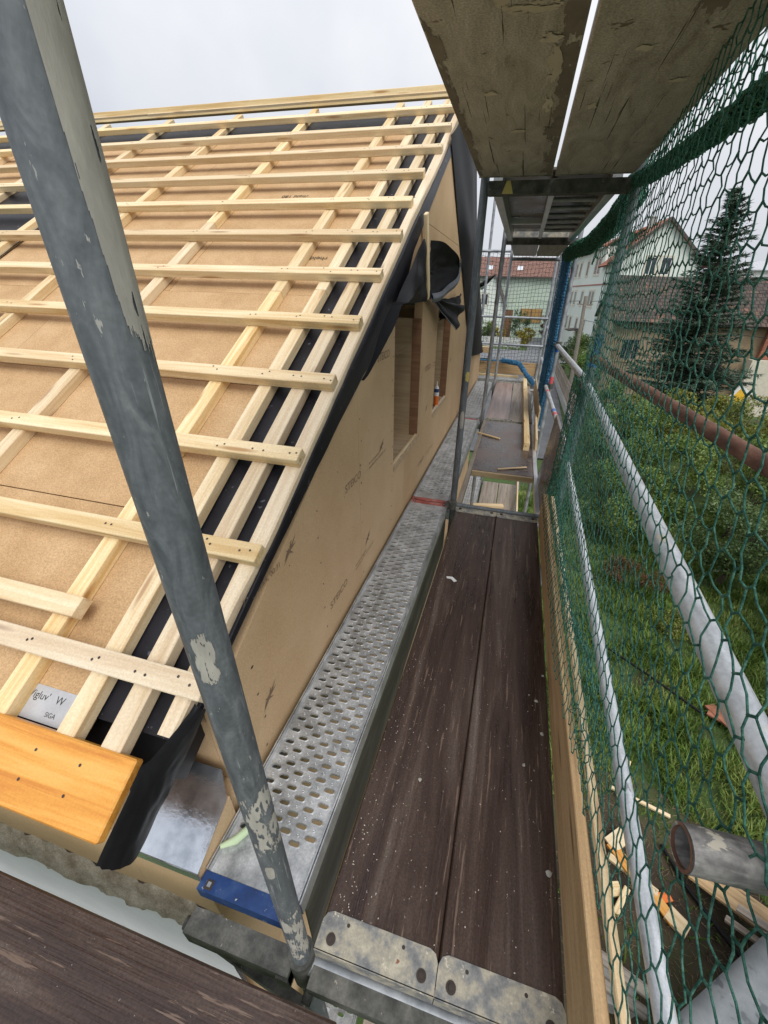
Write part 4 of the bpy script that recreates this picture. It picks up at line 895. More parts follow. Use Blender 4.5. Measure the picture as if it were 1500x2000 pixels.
# small litter on the decks
def pebble(x, y, z, s, seed, mtl, label):
    bm = bmesh.new(); bmesh.ops.create_icosphere(bm, subdivisions=2, radius=s)
    for v in bm.verts: v.co *= 1 + .5 * fbm(v.co.x / s + seed, v.co.y / s, v.co.z / s); v.co.z *= .55
    zm = min(v.co.z for v in bm.verts)
    for v in bm.verts: v.co.z -= zm
    me = bpy.data.meshes.new('p'); bm.to_mesh(me); bm.free(); obj('mortar_crumb', me, mtl, mtx=Matrix.Translation((x, y, z)), label=label, cat='crumb', group='mortar crumbs on the dark planks')
for i, (x, y, s) in enumerate(((.318, 1.038, .007), (.332, 1.32, .006), (.322, .60, .008), (.05 + .2, .9, .005), (-.1, .75, .006), (.30, 1.18, .007))): pebble(x, y, .0, s, i * 3.1, MT['mortar'], ('pale mortar crumb beside the toe board, paired with a smaller one', 'pale mortar crumb beside the toe board, farthest from the steel end caps', 'largest pale mortar crumb, near the steel end caps', 'tiny pale crumb in the middle of the plank along the toe board', 'tiny pale crumb on the plank beside the steel walkway', 'small pale crumb between two others beside the toe board')[i])
b = MB(); b.prism([(-.20, 1.90, .0005), (-.165, 1.905, .0005), (-.135, 1.875, .0005), (-.15, 1.862, .0005), (-.172, 1.885, .0005), (-.196, 1.885, .0005)], (0, 0, .004)); b.obj('paper_scrap', MT['white'], label='crumpled white scrap lying on the dark plank', cat='scrap')
MT['palegreen'] = mat('pale_green_foam', [(.3, (.42, .55, .33)), (.7, (.52, .64, .42))], rough=.8, bump=.3)
b = MB(); b.path([(-.635, .40, .012), (-.60, .425, .015), (-.575, .47, .013), (-.56, .53, .010)], [.007, .013, .012, .007], 8); b.obj('foam_strip', MT['palegreen'], label='pale green foam strip lying on the steel walkway by the flashing', cat='strip')


# ==================================================================== BACKGROUND VEGETATION
def leafcloud(pts, size, rng, aspect=.55, tilt=1.0):
    n = len(pts); nrm = rng.randn(n, 3); nrm[:, 2] = np.abs(nrm[:, 2]) * tilt + .25; nrm /= np.linalg.norm(nrm, axis=1, keepdims=True)
    a = rng.randn(n, 3); a -= nrm * (a * nrm).sum(1, keepdims=True); a /= np.linalg.norm(a, axis=1, keepdims=True); b = np.cross(nrm, a)
    s = (size * rng.uniform(.6, 1.3, n))[:, None]
    v = np.stack([pts - a * s * .5, pts + b * s * aspect * .5 + nrm * s * .06, pts + a * s * .5, pts - b * s * aspect * .5 + nrm * s * .06], 1)
    f = np.arange(n)[:, None] * 4 + np.array([[0, 1, 2, 3]]); return v.reshape(-1, 3), f
def crown_points(c, rad, n, nclump, rng, cr=.33, shell=.55):
    d = rng.randn(nclump, 3); d /= np.linalg.norm(d, axis=1, keepdims=True); rr = shell + (1 - shell) * rng.rand(nclump, 1)
    cc = d * rr; cc[:, 2] = np.where(cc[:, 2] < -.6, -.6, cc[:, 2])
    sz = rng.uniform(.5, 1.15, nclump) * cr
    k = rng.choice(nclump, n, p=sz ** 2 / (sz ** 2).sum()); e = rng.randn(n, 3); e /= np.linalg.norm(e, axis=1, keepdims=True); e *= (rng.rand(n, 1) ** .5)
    return np.array(c) + (cc[k] + e * sz[k][:, None] * np.array([1, 1, .75])) * np.array(rad), np.array(c) + cc * np.array(rad)
def leafmat(name, a, b, c, isl=.4): return mat(name, [(.3, a), (.5, b), (.72, c)], scale=(.9, .9, .9), rough=.45, island=isl, trans=.25, detail=4)
MT['leafA'] = leafmat('leaf_mid', (.07, .13, .022), (.115, .19, .032), (.175, .25, .055))
MT['leafB'] = leafmat('leaf_yellowish', (.11, .145, .02), (.18, .21, .03), (.27, .26, .045))
MT['leafC'] = leafmat('leaf_dark', (.045, .09, .026), (.07, .125, .035), (.11, .17, .05))
MT['leafD'] = leafmat('leaf_bright', (.065, .14, .02), (.11, .20, .03), (.16, .25, .045))
MT['leafY'] = leafmat('leaf_golden', (.22, .20, .02), (.34, .29, .03), (.45, .38, .06))
MT['leafR'] = leafmat('leaf_rusty', (.10, .045, .015), (.13, .07, .02), (.09, .09, .02))
MT['needle'] = leafmat('spruce_needles', (.052, .094, .062), (.08, .13, .086), (.125, .18, .12), .5)
MT['bark'] = mat('bark', [(.3, (.045, .032, .022)), (.7, (.09, .068, .048))], scale=(9, 9, 3), rough=.9, bump=.5)
def tree(name, base, h, rad, nleaf, size, lm, label, cat, seed, trunk=.06, group=None, nclump=26, cz=.62, shell=.5, cr=.33):
    r = np.random.RandomState(seed); x, y, z = base
    t = thing(name, base, label, cat, group)
    c = (x, y, z + h - rad[2] * 1.0)
    P, cl = crown_points(c, rad, nleaf, nclump, r, cr=cr, shell=shell)
    V, F = leafcloud(P, size, r); obj('crown', npmesh('crown', V, F), lm, t)
    b = MB(); fork = Vector((x + .05, y, z + max(.25, h - rad[2] * 1.7)))
    b.path([(x, y, z - .05), tuple(Vector((x, y, z)).lerp(fork, .5) + Vector((.03, .02, 0))), tuple(fork)], [trunk * 1.25, trunk, trunk * .8], 8)
    for k in range(min(14, nclump)):
        e = Vector(cl[k]); m1 = fork.lerp(e, .5) + Vector((r.randn() * .08, r.randn() * .08, .08)); b.path([fork, m1, e], [trunk * .32, trunk * .2, trunk * .08], 5)
    b.obj('trunk', MT['bark'], t); return t
# garden trees and shrubs right of the scaffold
G = ZG
garden = [
 ((6.3, 17.8), 3.0, (2.0, 1.6, 1.3), 12000, .095, 'leafB', 'yellowish green shrub with loose twigs in front of the spruce'),
 ((9.3, 19.0), 2.7, (1.7, 1.4, 1.2), 9000, .095, 'leafB', 'yellowish shrub growing beside the tilted diamond sign'),
 ((4.4, 17.5), 2.9, (1.5, 1.6, 1.25), 11000, .09, 'leafA', 'green shrub by the lane, behind the dense green shrub'),
 ((4.3, 14.4), 3.1, (1.5, 1.6, 1.35), 13000, .08, 'leafA', 'dense green shrub below the rusty tube, nearest the lane'),
 ((7.2, 14.6), 3.1, (1.9, 1.5, 1.35), 13000, .085, 'leafB', 'broad yellow green garden shrub in front of the spruce shrubs'),
 ((11.6, 16.5), 3.2, (1.8, 1.6, 1.4), 10000, .09, 'leafD', 'bright green round shrub right of the tilted diamond sign'),
 ((9.7, 13.2), 3.2, (1.8, 1.5, 1.4), 11000, .08, 'leafB', 'olive yellow shrub beyond the dark leaved shrub'),
 ((4.1, 11.3), 3.0, (1.45, 1.5, 1.3), 14000, .07, 'leafA', 'bushy apple tree with dense small leaves behind the lower guard rail'),
 ((6.4, 11.4), 3.2, (1.5, 1.4, 1.4), 13000, .075, 'leafA', 'leafy green shrub between the apple tree and the dark shrub'),
 ((8.4, 10.2), 3.1, (1.6, 1.4, 1.35), 13000, .075, 'leafC', 'dark leaved shrub in the shade behind the upper guard rail'),
 ((2.9, 10.4), 2.2, (.9, 1.3, .95), 9000, .06, 'leafA', 'narrow green shrub at the edge of the lawn beside the scaffold'),
 ((2.8, 13.2), 2.4, (.8, 1.4, 1.0), 8000, .065, 'leafC', 'narrow dark shrub beside the lane end'),
 ((5.3, 8.9), 2.5, (1.35, 1.0, 1.05), 12000, .065, 'leafC', 'dark bush between the bright bush and the apple tree'),
 ((7.0, 7.6), 3.0, (1.4, 1.2, 1.3), 14000, .065, 'leafD', 'bright leafy bush reaching up beside the upper guard rail'),
 ((5.9, 6.2), 1.9, (.9, .8, .85), 9000, .055, 'leafD', 'smaller bright bush in front of the tall bright bush'),
 ((3.6, 8.4), .75, (.9, .7, .38), 3500, .045, 'leafR', 'low rusty brown ground shrub on the lawn'),
 ((3.9, 7.0), .5, (.8, .6, .26), 2500, .04, 'leafB', 'low yellowish weeds beside the rusty ground shrub'),
 ((5.0, 5.2), .9, (.8, .7, .45), 5000, .045, 'leafA', 'knee-high green weeds in the tall grass'),
]
for i, (bxy, h, rad, n, sz, lm, lab) in enumerate(garden):
    small = h < 1
    tree('garden_shrub', (bxy[0], bxy[1], G), h, rad, n, sz, MT[lm], lab, 'shrub', 100 + i, trunk=.02 if small else .05, nclump=18 if small else 34, shell=.35 if small else .5, cr=.3)
# hedge and shrubs along the fence by the lane
for i, (x, y, h, lm, lab) in enumerate(((4.6, 27.5, 3.0, 'leafD', 'bright hedge bush behind the picket fence next to the utility pole'), (4.7, 31, 3.6, 'leafA', 'green hedge bush behind the utility pole'), (4.5, 36, 3.6, 'leafC', 'dark hedge bush near the three storey house'), (5.9, 40, 3.2, 'leafC', 'dark bush at the foot of the three storey house'))):
    tree('hedge_bush', (x, y, G), h, (1.3, 1.6, h * .48), 6000, .11, MT[lm], lab, 'bush', 140 + i)
for i, (x, y, h, rx_, lm, lab) in enumerate(((.1, 62, 4.2, 1.6, 'leafC', 'dark green rounded bush in front of the mint barn'), (-4.4, 61, 3.0, 1.7, 'leafA', 'loose green bush beside the brown annex door'), (-6.4, 60.5, 2.6, 1.4, 'leafA', 'green bush below the annex window'), (.9, 57.0, 2.3, 1.2, 'leafY', 'golden variegated bush beside the driveway'), (-2.6, 60.0, 2.2, .9, 'leafY', 'yellow flowering bush behind the white picket fence'), (3.6, 66, 3.4, 1.0, 'leafR', 'reddish leaved bush at the corner of the mint barn'))):
    tree('front_garden_bush', (x, y, G), h, (rx_, 1.2, h * .48), 2600, .17, MT[lm], lab, 'bush', 160 + i)
tree('distant_tree', (7.5, 92, G), 12.5, (3.0, 3, 4), 2500, .45, MT['leafA'], 'distant tree top behind the ridge of the mint barn', 'tree', 190, trunk=.3)
tree('distant_tree', (52, 92, G), 9.5, (8, 4, 3.5), 5000, .5, MT['leafA'], 'distant line of trees at the right behind the old barn', 'tree', 191, trunk=.3)

# spruce
def spruce(base, h, rmax, label, seed):
    r = np.random.RandomState(seed); t = thing('spruce_tree', base, label, 'tree'); bs = Vector(base); lean = Vector((-.06, 0, 0)) * h
    ax = lambda q: bs + Vector((0, 0, h * q)) + lean * q
    b = MB(); b.path([ax(q / 8) for q in range(9)], [.16 * (1 - q / 8.3) + .008 for q in range(9)], 8)
    P = []; bl = MB(); tiers = 46
    for k in range(tiers):
        q = .10 + .89 * (k / (tiers - 1)); rr = rmax * (1 - q) ** .78 * (.9 + .25 * r.rand()) + .12; nb = int(7 + 7 * (1 - q))
        for j in range(nb):
            a = r.rand() * 6.283; ln = rr * r.uniform(.55, 1.12); d = Vector((math.cos(a), math.sin(a), -.12 + .35 * q)); c0 = ax(q)
            tip = c0 + d * ln + Vector((0, 0, .10 * ln))
            bl.path([c0, c0 + d * ln * .6, tip], [.018, .011, .004], 4)
            m_ = int(64 * ln + 20); side = Vector((-math.sin(a), math.cos(a), 0))
            for _ in range(m_):
                s_ = r.rand() ** .8; p = c0.lerp(tip, s_) + side * r.randn() * .16 * ln * (1.1 - s_) * .9 + Vector((0, 0, -abs(r.randn()) * .055)); P.append(tuple(p))
    P = np.array(P); n = len(P); out = P - np.array([[bs.x, bs.y, 0]]); out[:, 2] = 0; out /= np.linalg.norm(out, axis=1, keepdims=True) + 1e-6
    d = out + r.randn(n, 3) * .55; d[:, 2] = d[:, 2] * .5 - .05; d /= np.linalg.norm(d, axis=1, keepdims=True); sd_ = np.cross(d, np.array([[0, 0, 1.]]) + r.randn(n, 3) * .4); sd_ /= np.linalg.norm(sd_, axis=1, keepdims=True)
    L_ = r.uniform(.12, .30, (n, 1)); w = .030
    v = np.stack([P - sd_ * w, P + sd_ * w, P + d * L_], 1).reshape(-1, 3); obj('crown', npmesh('spruce', v, np.arange(n * 3).reshape(-1, 3)), MT['needle'], t)
    bl.obj('branches', MT['bark'], t); b.obj('trunk', MT['bark'], t)
spruce((7.9, 22, G), 9.6, 2.75, 'tall dark spruce standing in front of the old brown barn', 5)

# ==================================================================== BACKGROUND BUILDINGS
MT['mint'] = mat('mint_render', [(.3, (.50, .60, .50)), (.7, (.56, .66, .56))], scale=(.6, .6, .6), rough=.9, fine=.05)
MT['mintpale'] = mat('pale_mint_render', [(.3, (.70, .76, .69)), (.7, (.75, .80, .74))], scale=(.6, .6, .6), rough=.9, fine=.05)
MT['beige'] = mat('old_beige_render', [(.25, (.24, .175, .105)), (.5, (.33, .245, .155)), (.75, (.40, .31, .21))], scale=(.8, .8, .8), rough=.95, detail=8, bump=.3, spots=((.7, .7, .7), .66, (.42, .36, .28)))
MT['cream'] = mat('cream_trim', [(.3, (.62, .57, .45)), (.7, (.68, .63, .52))], rough=.8)
MT['glassdark'] = mat('dark_window_glass', [(.3, (.02, .025, .03)), (.7, (.05, .06, .07))], rough=.08)
MT['glasssky'] = mat('pale_roof_glass', [(.3, (.45, .50, .55)), (.7, (.60, .65, .70))], rough=.1)
MT['brownwood'] = wood('brown_door_wood', (.14, .07, .035), (.19, .10, .05), (.23, .13, .07), knots=False)
MT['gatewood'] = wood('honey_gate_wood', (.36, .20, .06), (.44, .26, .09), (.5, .31, .12), knots=False)
MT['brick'] = mat('red_brick', [(.3, (.24, .09, .05)), (.7, (.36, .15, .09))], scale=(6, 6, 12), rough=.9)
def tilemat(name, a, b, rows, colsn, rough=.8, dirt=None):
    M = mat(name, [(.3, a), (.7, b)], scale=(3, 3, 3), rough=rough, fine=.12, spots=dirt)
    t = M.node_tree; N = t.nodes; K = t.links.new
    bt = N.new('ShaderNodeTexBrick'); bt.inputs['Scale'].default_value = 1; bt.inputs['Brick Width'].default_value = colsn; bt.inputs['Row Height'].default_value = rows; bt.inputs['Mortar Size'].default_value = .035; bt.inputs['Mortar Smooth'].default_value = .5
    bt.inputs['Color1'].default_value = (1, 1, 1, 1); bt.inputs['Color2'].default_value = (.72, .72, .72, 1); bt.inputs['Mortar'].default_value = (.30, .28, .27, 1)
    tcn = N.new('ShaderNodeTexCoord'); K(tcn.outputs['UV'], bt.inputs['Vector'])
    b_ = N['Principled BSDF']; src = b_.inputs['Base Color'].links[0].from_socket
    x = N.new('ShaderNodeMix'); x.data_type = 'RGBA'; x.blend_type = 'MULTIPLY'; x.inputs[0].default_value = 1; K(src, x.inputs[6]); K(bt.outputs['Color'], x.inputs[7]); K(x.outputs[2], b_.inputs['Base Color'])
    bp = N.new('ShaderNodeBump'); bp.inputs['Strength'].default_value = .7; bp.inputs['Distance'].default_value = .04; K(bt.outputs['Fac'], bp.inputs['Height']); bp.invert = True; K(bp.outputs[0], b_.inputs['Normal'])
    return M
MT['tilered'] = tilemat('red_roof_tiles', (.42, .14, .085), (.52, .20, .12), .34, .22)
MT['tileold'] = tilemat('mottled_red_tiles', (.24, .12, .09), (.34, .18, .135), .36, .26)
MT['tiledark'] = tilemat('dark_old_tiles', (.055, .042, .036), (.12, .085, .065), .32, .24, dirt=(1.3, .62, (.19, .10, .06)))
def roofslab(name, p00, p10, p11, p01, mtl, parent, th=.14):
    """p00-p10 the eave, p01-p11 the ridge; UV in metres"""
    P = [Vector(p) for p in (p00, p10, p11, p01)]; n = (P[1] - P[0]).cross(P[3] - P[0]).normalized()
    if n.z < 0: n = -n
    me = bpy.data.meshes.new(name); vs = [tuple(p) for p in P] + [tuple(p - n * th) for p in P]
    me.from_pydata(vs, [], [(0, 1, 2, 3), (7, 6, 5, 4), (0, 4, 5, 1), (1, 5, 6, 2), (2, 6, 7, 3), (3, 7, 4, 0)])
    uv = me.uv_layers.new(name='uv'); ex = (P[1] - P[0]).normalized(); ey = (P[3] - P[0]); ey = (ey - ex * ey.dot(ex)).normalized()
    for lp_ in me.loops: d = Vector(vs[lp_.vertex_index]) - P[0]; uv.data[lp_.index].uv = (d.dot(ex), d.dot(ey))
    return obj(name, me, mtl, parent)
def window(o, ex, w, h, parent, nrm, glass='glassdark', trim='cream', fr='white', mull=1, shutter=False):
    """o: lower-left corner on the wall, ex: along the wall, nrm: outwards"""
    o, ex, n, ez = Vector(o), Vector(ex).normalized(), Vector(nrm).normalized(), Vector((0, 0, 1))
    M = Matrix((ex, n, ez)).transposed().to_4x4(); M.translation = o
    b = MB(); t_ = .13
    for lo, hi in (((-t_, .002, -t_), (w + t_, .05, 0)), ((-t_, .002, h), (w + t_, .05, h + t_)), ((-t_, .002, 0), (0, .05, h)), ((w, .002, 0), (w + t_, .05, h))): b.box(lo, hi, M)
    wd = b.obj('window', MT[trim], parent)
    b = MB(); f_ = .06
    for lo, hi in (((0, .005, 0), (w, .035, f_)), ((0, .005, h - f_), (w, .035, h)), ((0, .005, f_), (f_, .035, h - f_)), ((w - f_, .005, f_), (w, .035, h - f_))): b.box(lo, hi, M)
    for k in range(mull): xx = w * (k + 1) / (mull + 1); b.box((xx - .025, .006, f_), (xx + .025, .033, h - f_), M)
    b.obj('frame', MT[fr], wd)
    b = MB(); b.box((f_, .003, f_), (w - f_, .012, h - f_), M); b.obj('pane', MT[glass], wd)
    return wd
def wallpoly(pts, parent, mtl, nrm, th=.3):
    return MB().prism([Vector(p) for p in pts], Vector(nrm).normalized() * -th).obj('wall', mtl, parent)

# three storey mint house with a red roof
gh = thing('apartment_house', (9.5, 52, G), 'three storey pale mint house with a red tiled roof and cream window trims', 'house')
A = Vector((7.35, 46, 0)); Dv = Vector((-.105, .9945, 0)); Ev = Vector((.9945, .105, 0)); Lh, Wd = 17.0, 7.4
zE, zP, zR = 4.35, 7.45, 5.75
P = lambda a, e, z: A + Dv * a + Ev * e + Vector((0, 0, z))
wallpoly([P(0, 0, G), P(0, Wd, G), P(0, Wd, zE), P(0, Wd / 2, zP), P(0, 0, zE)], gh, MT['mintpale'], -Dv)
wallpoly([P(.31, 0, G), P(Lh, 0, G), P(Lh, 0, zR), P(3.2, 0, zR), P(3.2, 0, zE), P(.31, 0, zE)][::-1], gh, MT['mintpale'], -Ev)
wallpoly([P(Lh, .31, G), P(Lh, Wd, G), P(Lh, Wd, zE), P(Lh, Wd / 2, zP), P(Lh, .31, zE)], gh, MT['mintpale'], Dv)
MB().prism([P(3.2, 0.31, zE - .3), P(3.2, 0.31, zR), P(3.2, 1.7, zR)], Dv * .2).obj('wall', MT['mintpale'], gh)
sl_ = (zP - zE) / (Wd / 2); oh = .5
roofslab('roof', P(-.35, -oh, zE - oh * sl_ + .12), P(3.3, -oh, zE - oh * sl_ + .12), P(3.3, Wd / 2, zP + .12), P(-.35, Wd / 2, zP + .12), MT['tilered'], gh)
rf = roofslab('roof', P(3.0, -.45, zR + .02), P(Lh + .3, -.45, zR + .02), P(Lh + .3, Wd / 2, zP + .13), P(3.0, Wd / 2, zP + .13), MT['tilered'], gh)
roofslab('roof', P(-.35, Wd + oh, zE - oh * sl_ + .12), P(Lh + .3, Wd + oh, zE - oh * sl_ + .12), P(Lh + .3, Wd / 2 + .01, zP + .11), P(-.35, Wd / 2 + .01, zP + .11), MT['tilered'], gh)
MT['darktrim'] = mat('dark_verge_trim', [(.3, (.06, .045, .04)), (.7, (.10, .075, .065))], rough=.7)
for e0, e1 in ((-oh, Wd / 2), (Wd + oh, Wd / 2)):
    bar('verge_board', P(-.37, e0, zE - oh * sl_ + .02), P(-.37, e1, zP + .02), .04, .22, (0, 0, 1), MT['darktrim'], gh)
bar('gutter', P(3.0, -.5, zR - .02), P(Lh + .3, -.5, zR - .02), .14, .14, (0, 0, 1), MT['darktrim'], gh)
ch = MB(); c_ = P(3.0, Wd / 2 - .4, 0); ch.box((c_.x - .25, c_.y - .25, zP - .4), (c_.x + .25, c_.y + .25, zP + .45)); ch.box((c_.x - .3, c_.y - .3, zP + .45), (c_.x + .3, c_.y + .3, zP + .52)); ch = ch.obj('chimney', MT['kerb'], rf)
MB().tube((c_.x, c_.y, zP + .52), (c_.x, c_.y, zP + 1.3), .03, 6).obj('aerial', MT['galv'], ch)
for a in (4.3, 5.5, 9.0, 12.5, 14.6):
    for z in (3.45, .55, -2.2): 
        if z < -2 and a in (4.3,): continue
        window(P(a + .9, 0, z), -Dv, .9, 1.45, gh, -Ev)
bar('band', P(.4, -.03, 2.55), P(Lh, -.03, 2.55), .06, .10, (0, 0, 1), MT['red'], gh)
for e in (2.75, 4.0): 
    w_ = window(P(0, e, 3.35), Ev, .85, 1.35, gh, -Dv); tag(w_)
for e in (1.3, 4.9):
    for z in (.4, -2.4): window(P(0, e, z), Ev, .9, 1.4, gh, -Dv)
# porch door of the mint house
b = MB(); q = P(7.6, 0, 0); b.prism([P(8.5, -.03, G), P(7.5, -.03, G), P(7.5, -.03, -2.1), P(8.5, -.03, -2.1)], -Ev * .05); b.obj('door', MT['brownwood'], gh)
b = MB(); b.prism([P(7.0, -.01, -1.85), P(9.0, -.01, -1.85), P(9.0, -1.2, -2.0), P(7.0, -1.2, -2.0)], (0, 0, .12)); b.obj('door_canopy', MT['darktrim'], gh)
# long mint barn
mb = thing('long_barn', (-8, 74, G), 'long mint rendered barn with a tiled roof and two skylights', 'barn')
MB().box((-34, 70, G), (5.6, 79, 3.75)).obj('wall', MT['mint'], mb)
rf = roofslab('roof', (-34.3, 69.5, 3.75), (5.9, 69.5, 3.75), (5.9, 74.5, 6.45), (-34.3, 74.5, 6.45), MT['tileold'], mb); roofslab('roof', (-34.3, 79.5, 3.75), (5.9, 79.5, 3.75), (5.9, 74.52, 6.44), (-34.3, 74.52, 6.44), MT['tileold'], mb)
bar('gutter', (-34, 69.42, 3.68), (5.9, 69.42, 3.68), .16, .16, (0, 0, 1), MT['darktrim'], mb)
for x in (-6.0, -1.6, -11):
    pz = lambda y: 3.75 + (y - 69.5) * .54 + .05
    b = MB(); b.prism([(x, 71.0, pz(71)), (x + .75, 71.0, pz(71)), (x + .75, 72.0, pz(72)), (x, 72.0, pz(72))], (0, 0, .05)); w_ = b.obj('skylight', MT['white'], rf)
    b = MB(); b.prism([(x + .08, 71.1, pz(71.1) + .052), (x + .67, 71.1, pz(71.1) + .052), (x + .67, 71.9, pz(71.9) + .052), (x + .08, 71.9, pz(71.9) + .052)], (0, 0, .01)); b.obj('pane', MT['glasssky'], w_)
b = MB(); b.box((-.2, 69.9, -2.2), (2.9, 70.02, -.35)); g_ = b.obj('barn_gate', MT['gatewood'], mb)
for x in (-.2, 1.3, 2.8): bar('post', (x + .05, 69.86, -2.2), (x + .05, 69.86, -.35), .12, .05, (0, 1, 0), MT['brownwood'], g_)
# annex with a gable in front of the barn
an = thing('annex_house', (-5.0, 63, G), 'small pale mint annex with a pointed gable and brown door', 'house')
wallpoly([(-7.4, 62, G), (-2.6, 62, G), (-2.6, 62, .4), (-4.1, 62, 3.55), (-5.6, 62, 1.9), (-7.4, 62, 1.9)], an, MT['mintpale'], (0, -1, 0), 7.5)
roofslab('roof', (-2.3, 61.7, -.1), (-2.3, 69.8, -.1), (-4.1, 69.8, 3.72), (-4.1, 61.7, 3.72), MT['darktrim'], an, .1)
roofslab('roof', (-7.6, 61.7, 1.75), (-7.6, 69.8, 1.75), (-4.1, 69.8, 3.72), (-4.1, 61.7, 3.72), MT['tiledark'], an, .1)
window((-5.6, 62, .1), (1, 0, 0), .9, 1.35, an, (0, -1, 0)); window((-6.6, 62, -3.4), (1, 0, 0), .8, 1.0, an, (0, -1, 0))
b = MB(); b.box((-2.35, 64, G), (-1.2, 64.15, -.4)); b.obj('door', MT['brownwood'], an)
# old brown barn
ob = thing('old_barn', (10, 30, G), 'old beige rendered barn with a sagging dark tile roof', 'barn')
zE2, zP2 = .45, 2.75
MB().box((5.3, 28, G), (13.3, 28.3, zE2)).obj('wall', MT['beige'], ob); 
wallpoly([(5.3, 28.31, G), (5.3, 34.5, G), (5.3, 34.5, zE2), (5.3, 31.3, zP2 - .1), (5.3, 28.31, zE2)][::-1], ob, MT['beige'], (-1, 0, 0))
n_ = 14
for i in range(n_):
    x0, x1 = 5.15 + (8.35 / n_) * i, 5.15 + (8.35 / n_) * (i + 1); s0 = -.10 * math.sin(math.pi * (x0 - 4.6) / 8.9) + .04 * fbm(x0, 3); s1 = -.10 * math.sin(math.pi * (x1 - 4.6) / 8.9) + .04 * fbm(x1, 3)
    roofslab('roof', (x0, 27.5, zE2 - .12 + s0 * .3), (x1, 27.5, zE2 - .12 + s1 * .3), (x1, 31.3, zP2 + s1), (x0, 31.3, zP2 + s0), MT['tiledark'], ob, .12)
roofslab('roof', (5.15, 35, zE2 - .12), (13.5, 35, zE2 - .12), (13.5, 31.32, zP2 - .12), (5.15, 31.32, zP2 - .12), MT['tiledark'], ob, .12)
for (x, z, w, h) in ((6.0, -1.75, .95, 1.15), (5.9, -3.9, .95, 1.05), (10.6, -2.2, .9, 1.1)): window((x, 28, z), (1, 0, 0), w, h, ob, (0, -1, 0), trim='beige', fr='greyplank', mull=2)
MB().box((13.0, 27.7, -1.3), (14.6, 29.2, 1.1)).obj('brick_pier', MT['brick'], ob)
MB().box((12.6, 27.3, G), (15.6, 27.9, -1.32)).obj('wall', MT['cream'], ob)
# right-hand barn roof beyond
rb = thing('side_barn', (18, 31, G), 'low barn with a dark mossy tile roof behind the brick pier', 'barn')
MB().box((14.9, 29, G), (30, 34.5, .2)).obj('wall', MT['beige'], rb)
roofslab('roof', (14.7, 28.5, .15), (30.3, 28.5, .15), (30.3, 31.8, 2.55), (14.7, 31.8, 2.55), MT['tiledark'], rb, .12)
roofslab('roof', (14.7, 35, .15), (30.3, 35, .15), (30.3, 31.82, 2.53), (14.7, 31.82, 2.53), MT['tiledark'], rb, .12)
wh = thing('white_house', (34, 66, G), 'distant white house with a flat pitched roof behind the spruce', 'house')
MB().box((24, 66, G), (36, 74, 4.8)).obj('wall', MT['white'], wh); roofslab('roof', (23.6, 65.6, 4.85), (36.4, 65.6, 4.85), (36.4, 70, 6.0), (23.6, 70, 6.0), MT['tape'], wh)
roofslab('roof', (23.6, 74.4, 4.85), (36.4, 74.4, 4.85), (36.4, 70.02, 6.0), (23.6, 70.02, 6.0), MT['tape'], wh)

# utility pole with crossbar and wires
MT['polewood'] = wood('grey_pole_wood', (.17, .145, .12), (.24, .21, .175), (.30, .27, .23), knots=False)
up = thing('utility_pole', (3.5, 26.3, G), 'grey wooden utility pole with a short crossbar beside the lane', 'pole')
MB().tube((3.5, 26.3, G), (3.22, 26.3, 1.5), .13, 12, r2=.09).obj('pole', MT['polewood'], up)
bar('crossbar', (2.85, 26.3, 1.1), (3.65, 26.3, 1.1), .06, .06, (0, 0, 1), MT['polewood'], up)
for x in (2.95, 3.55): MB().tube((x, 26.3, 1.12), (x, 26.3, 1.25), .03, 8).obj('insulator', MT['darktrim'], up)
bar('lamp_arm', (3.25, 26.3, .35), (4.0, 26.2, .25), .04, .04, (0, 0, 1), MT['galv'], up)
def wire(p, q, sag, label):
    p, q = Vector(p), Vector(q); b = MB(); b.path([p.lerp(q, t / 20) - Vector((0, 0, sag * 4 * (t / 20) * (1 - t / 20))) for t in range(21)], .012, 5); b.obj('overhead_wire', MT['netk'], label=label, cat='wire')
wire((3.55, 26.3, 1.26), (40, 40, 6.2), .8, 'thin overhead wire running from the pole past the spruce')
wire((2.95, 26.3, 1.26), (-26, 62, 2.4), .9, 'thin overhead wire running from the pole past the mint barn')
wire((16, 20, .0), (6, 30, .6), .3, 'thin wire running to the old barn eave')
# fences
def fence(name, p0, p1, h, n, mtl, label, z=G, w=.06):
    p0, p1 = Vector(p0), Vector(p1); t = thing(name, (p0.x, p0.y, z), label, 'fence'); d = (p1 - p0).normalized(); nn = Vector((-d.y, d.x, 0))
    for k in range(n):
        c = p0.lerp(p1, (k + .5) / n); bar('picket', (c.x, c.y, z), (c.x, c.y, z + h + .03 * random.random()), w, .025, nn, mtl, t, bev=0)
    for zz in (.25, .75): bar('rail', (p0.x, p0.y, z + h * zz) + nn * 0 if False else Vector((p0.x, p0.y, z + h * zz)) + nn * .032, Vector((p1.x, p1.y, z + h * zz)) + nn * .032, .05, .03, nn, mtl, t, bev=0)
fence('picket_fence', (3.25, 20.3, 0), (3.25, 42, 0), 1.0, 120, MT['greyplank'], 'weathered picket fence standing on the kerb wall along the lane', z=G + .42, w=.09)
fence('picket_fence', (-9, 55.5, 0), (.4, 55.5, 0), 1.1, 60, MT['white'], 'white picket fence in front of the mint annex garden', w=.09)
bn = thing('stone_bench', (-.5, 53.6, G), 'small grey stone bench on the grass verge by the street', 'bench')
MB().box((-1.3, 53.3, G + .4), (.3, 53.8, G + .5)).obj('seat', MT['kerb'], bn)
for x in (-1.1, 0): MB().box((x, 53.4, G), (x + .15, 53.7, G + .4)).obj('leg', MT['kerb'], bn)
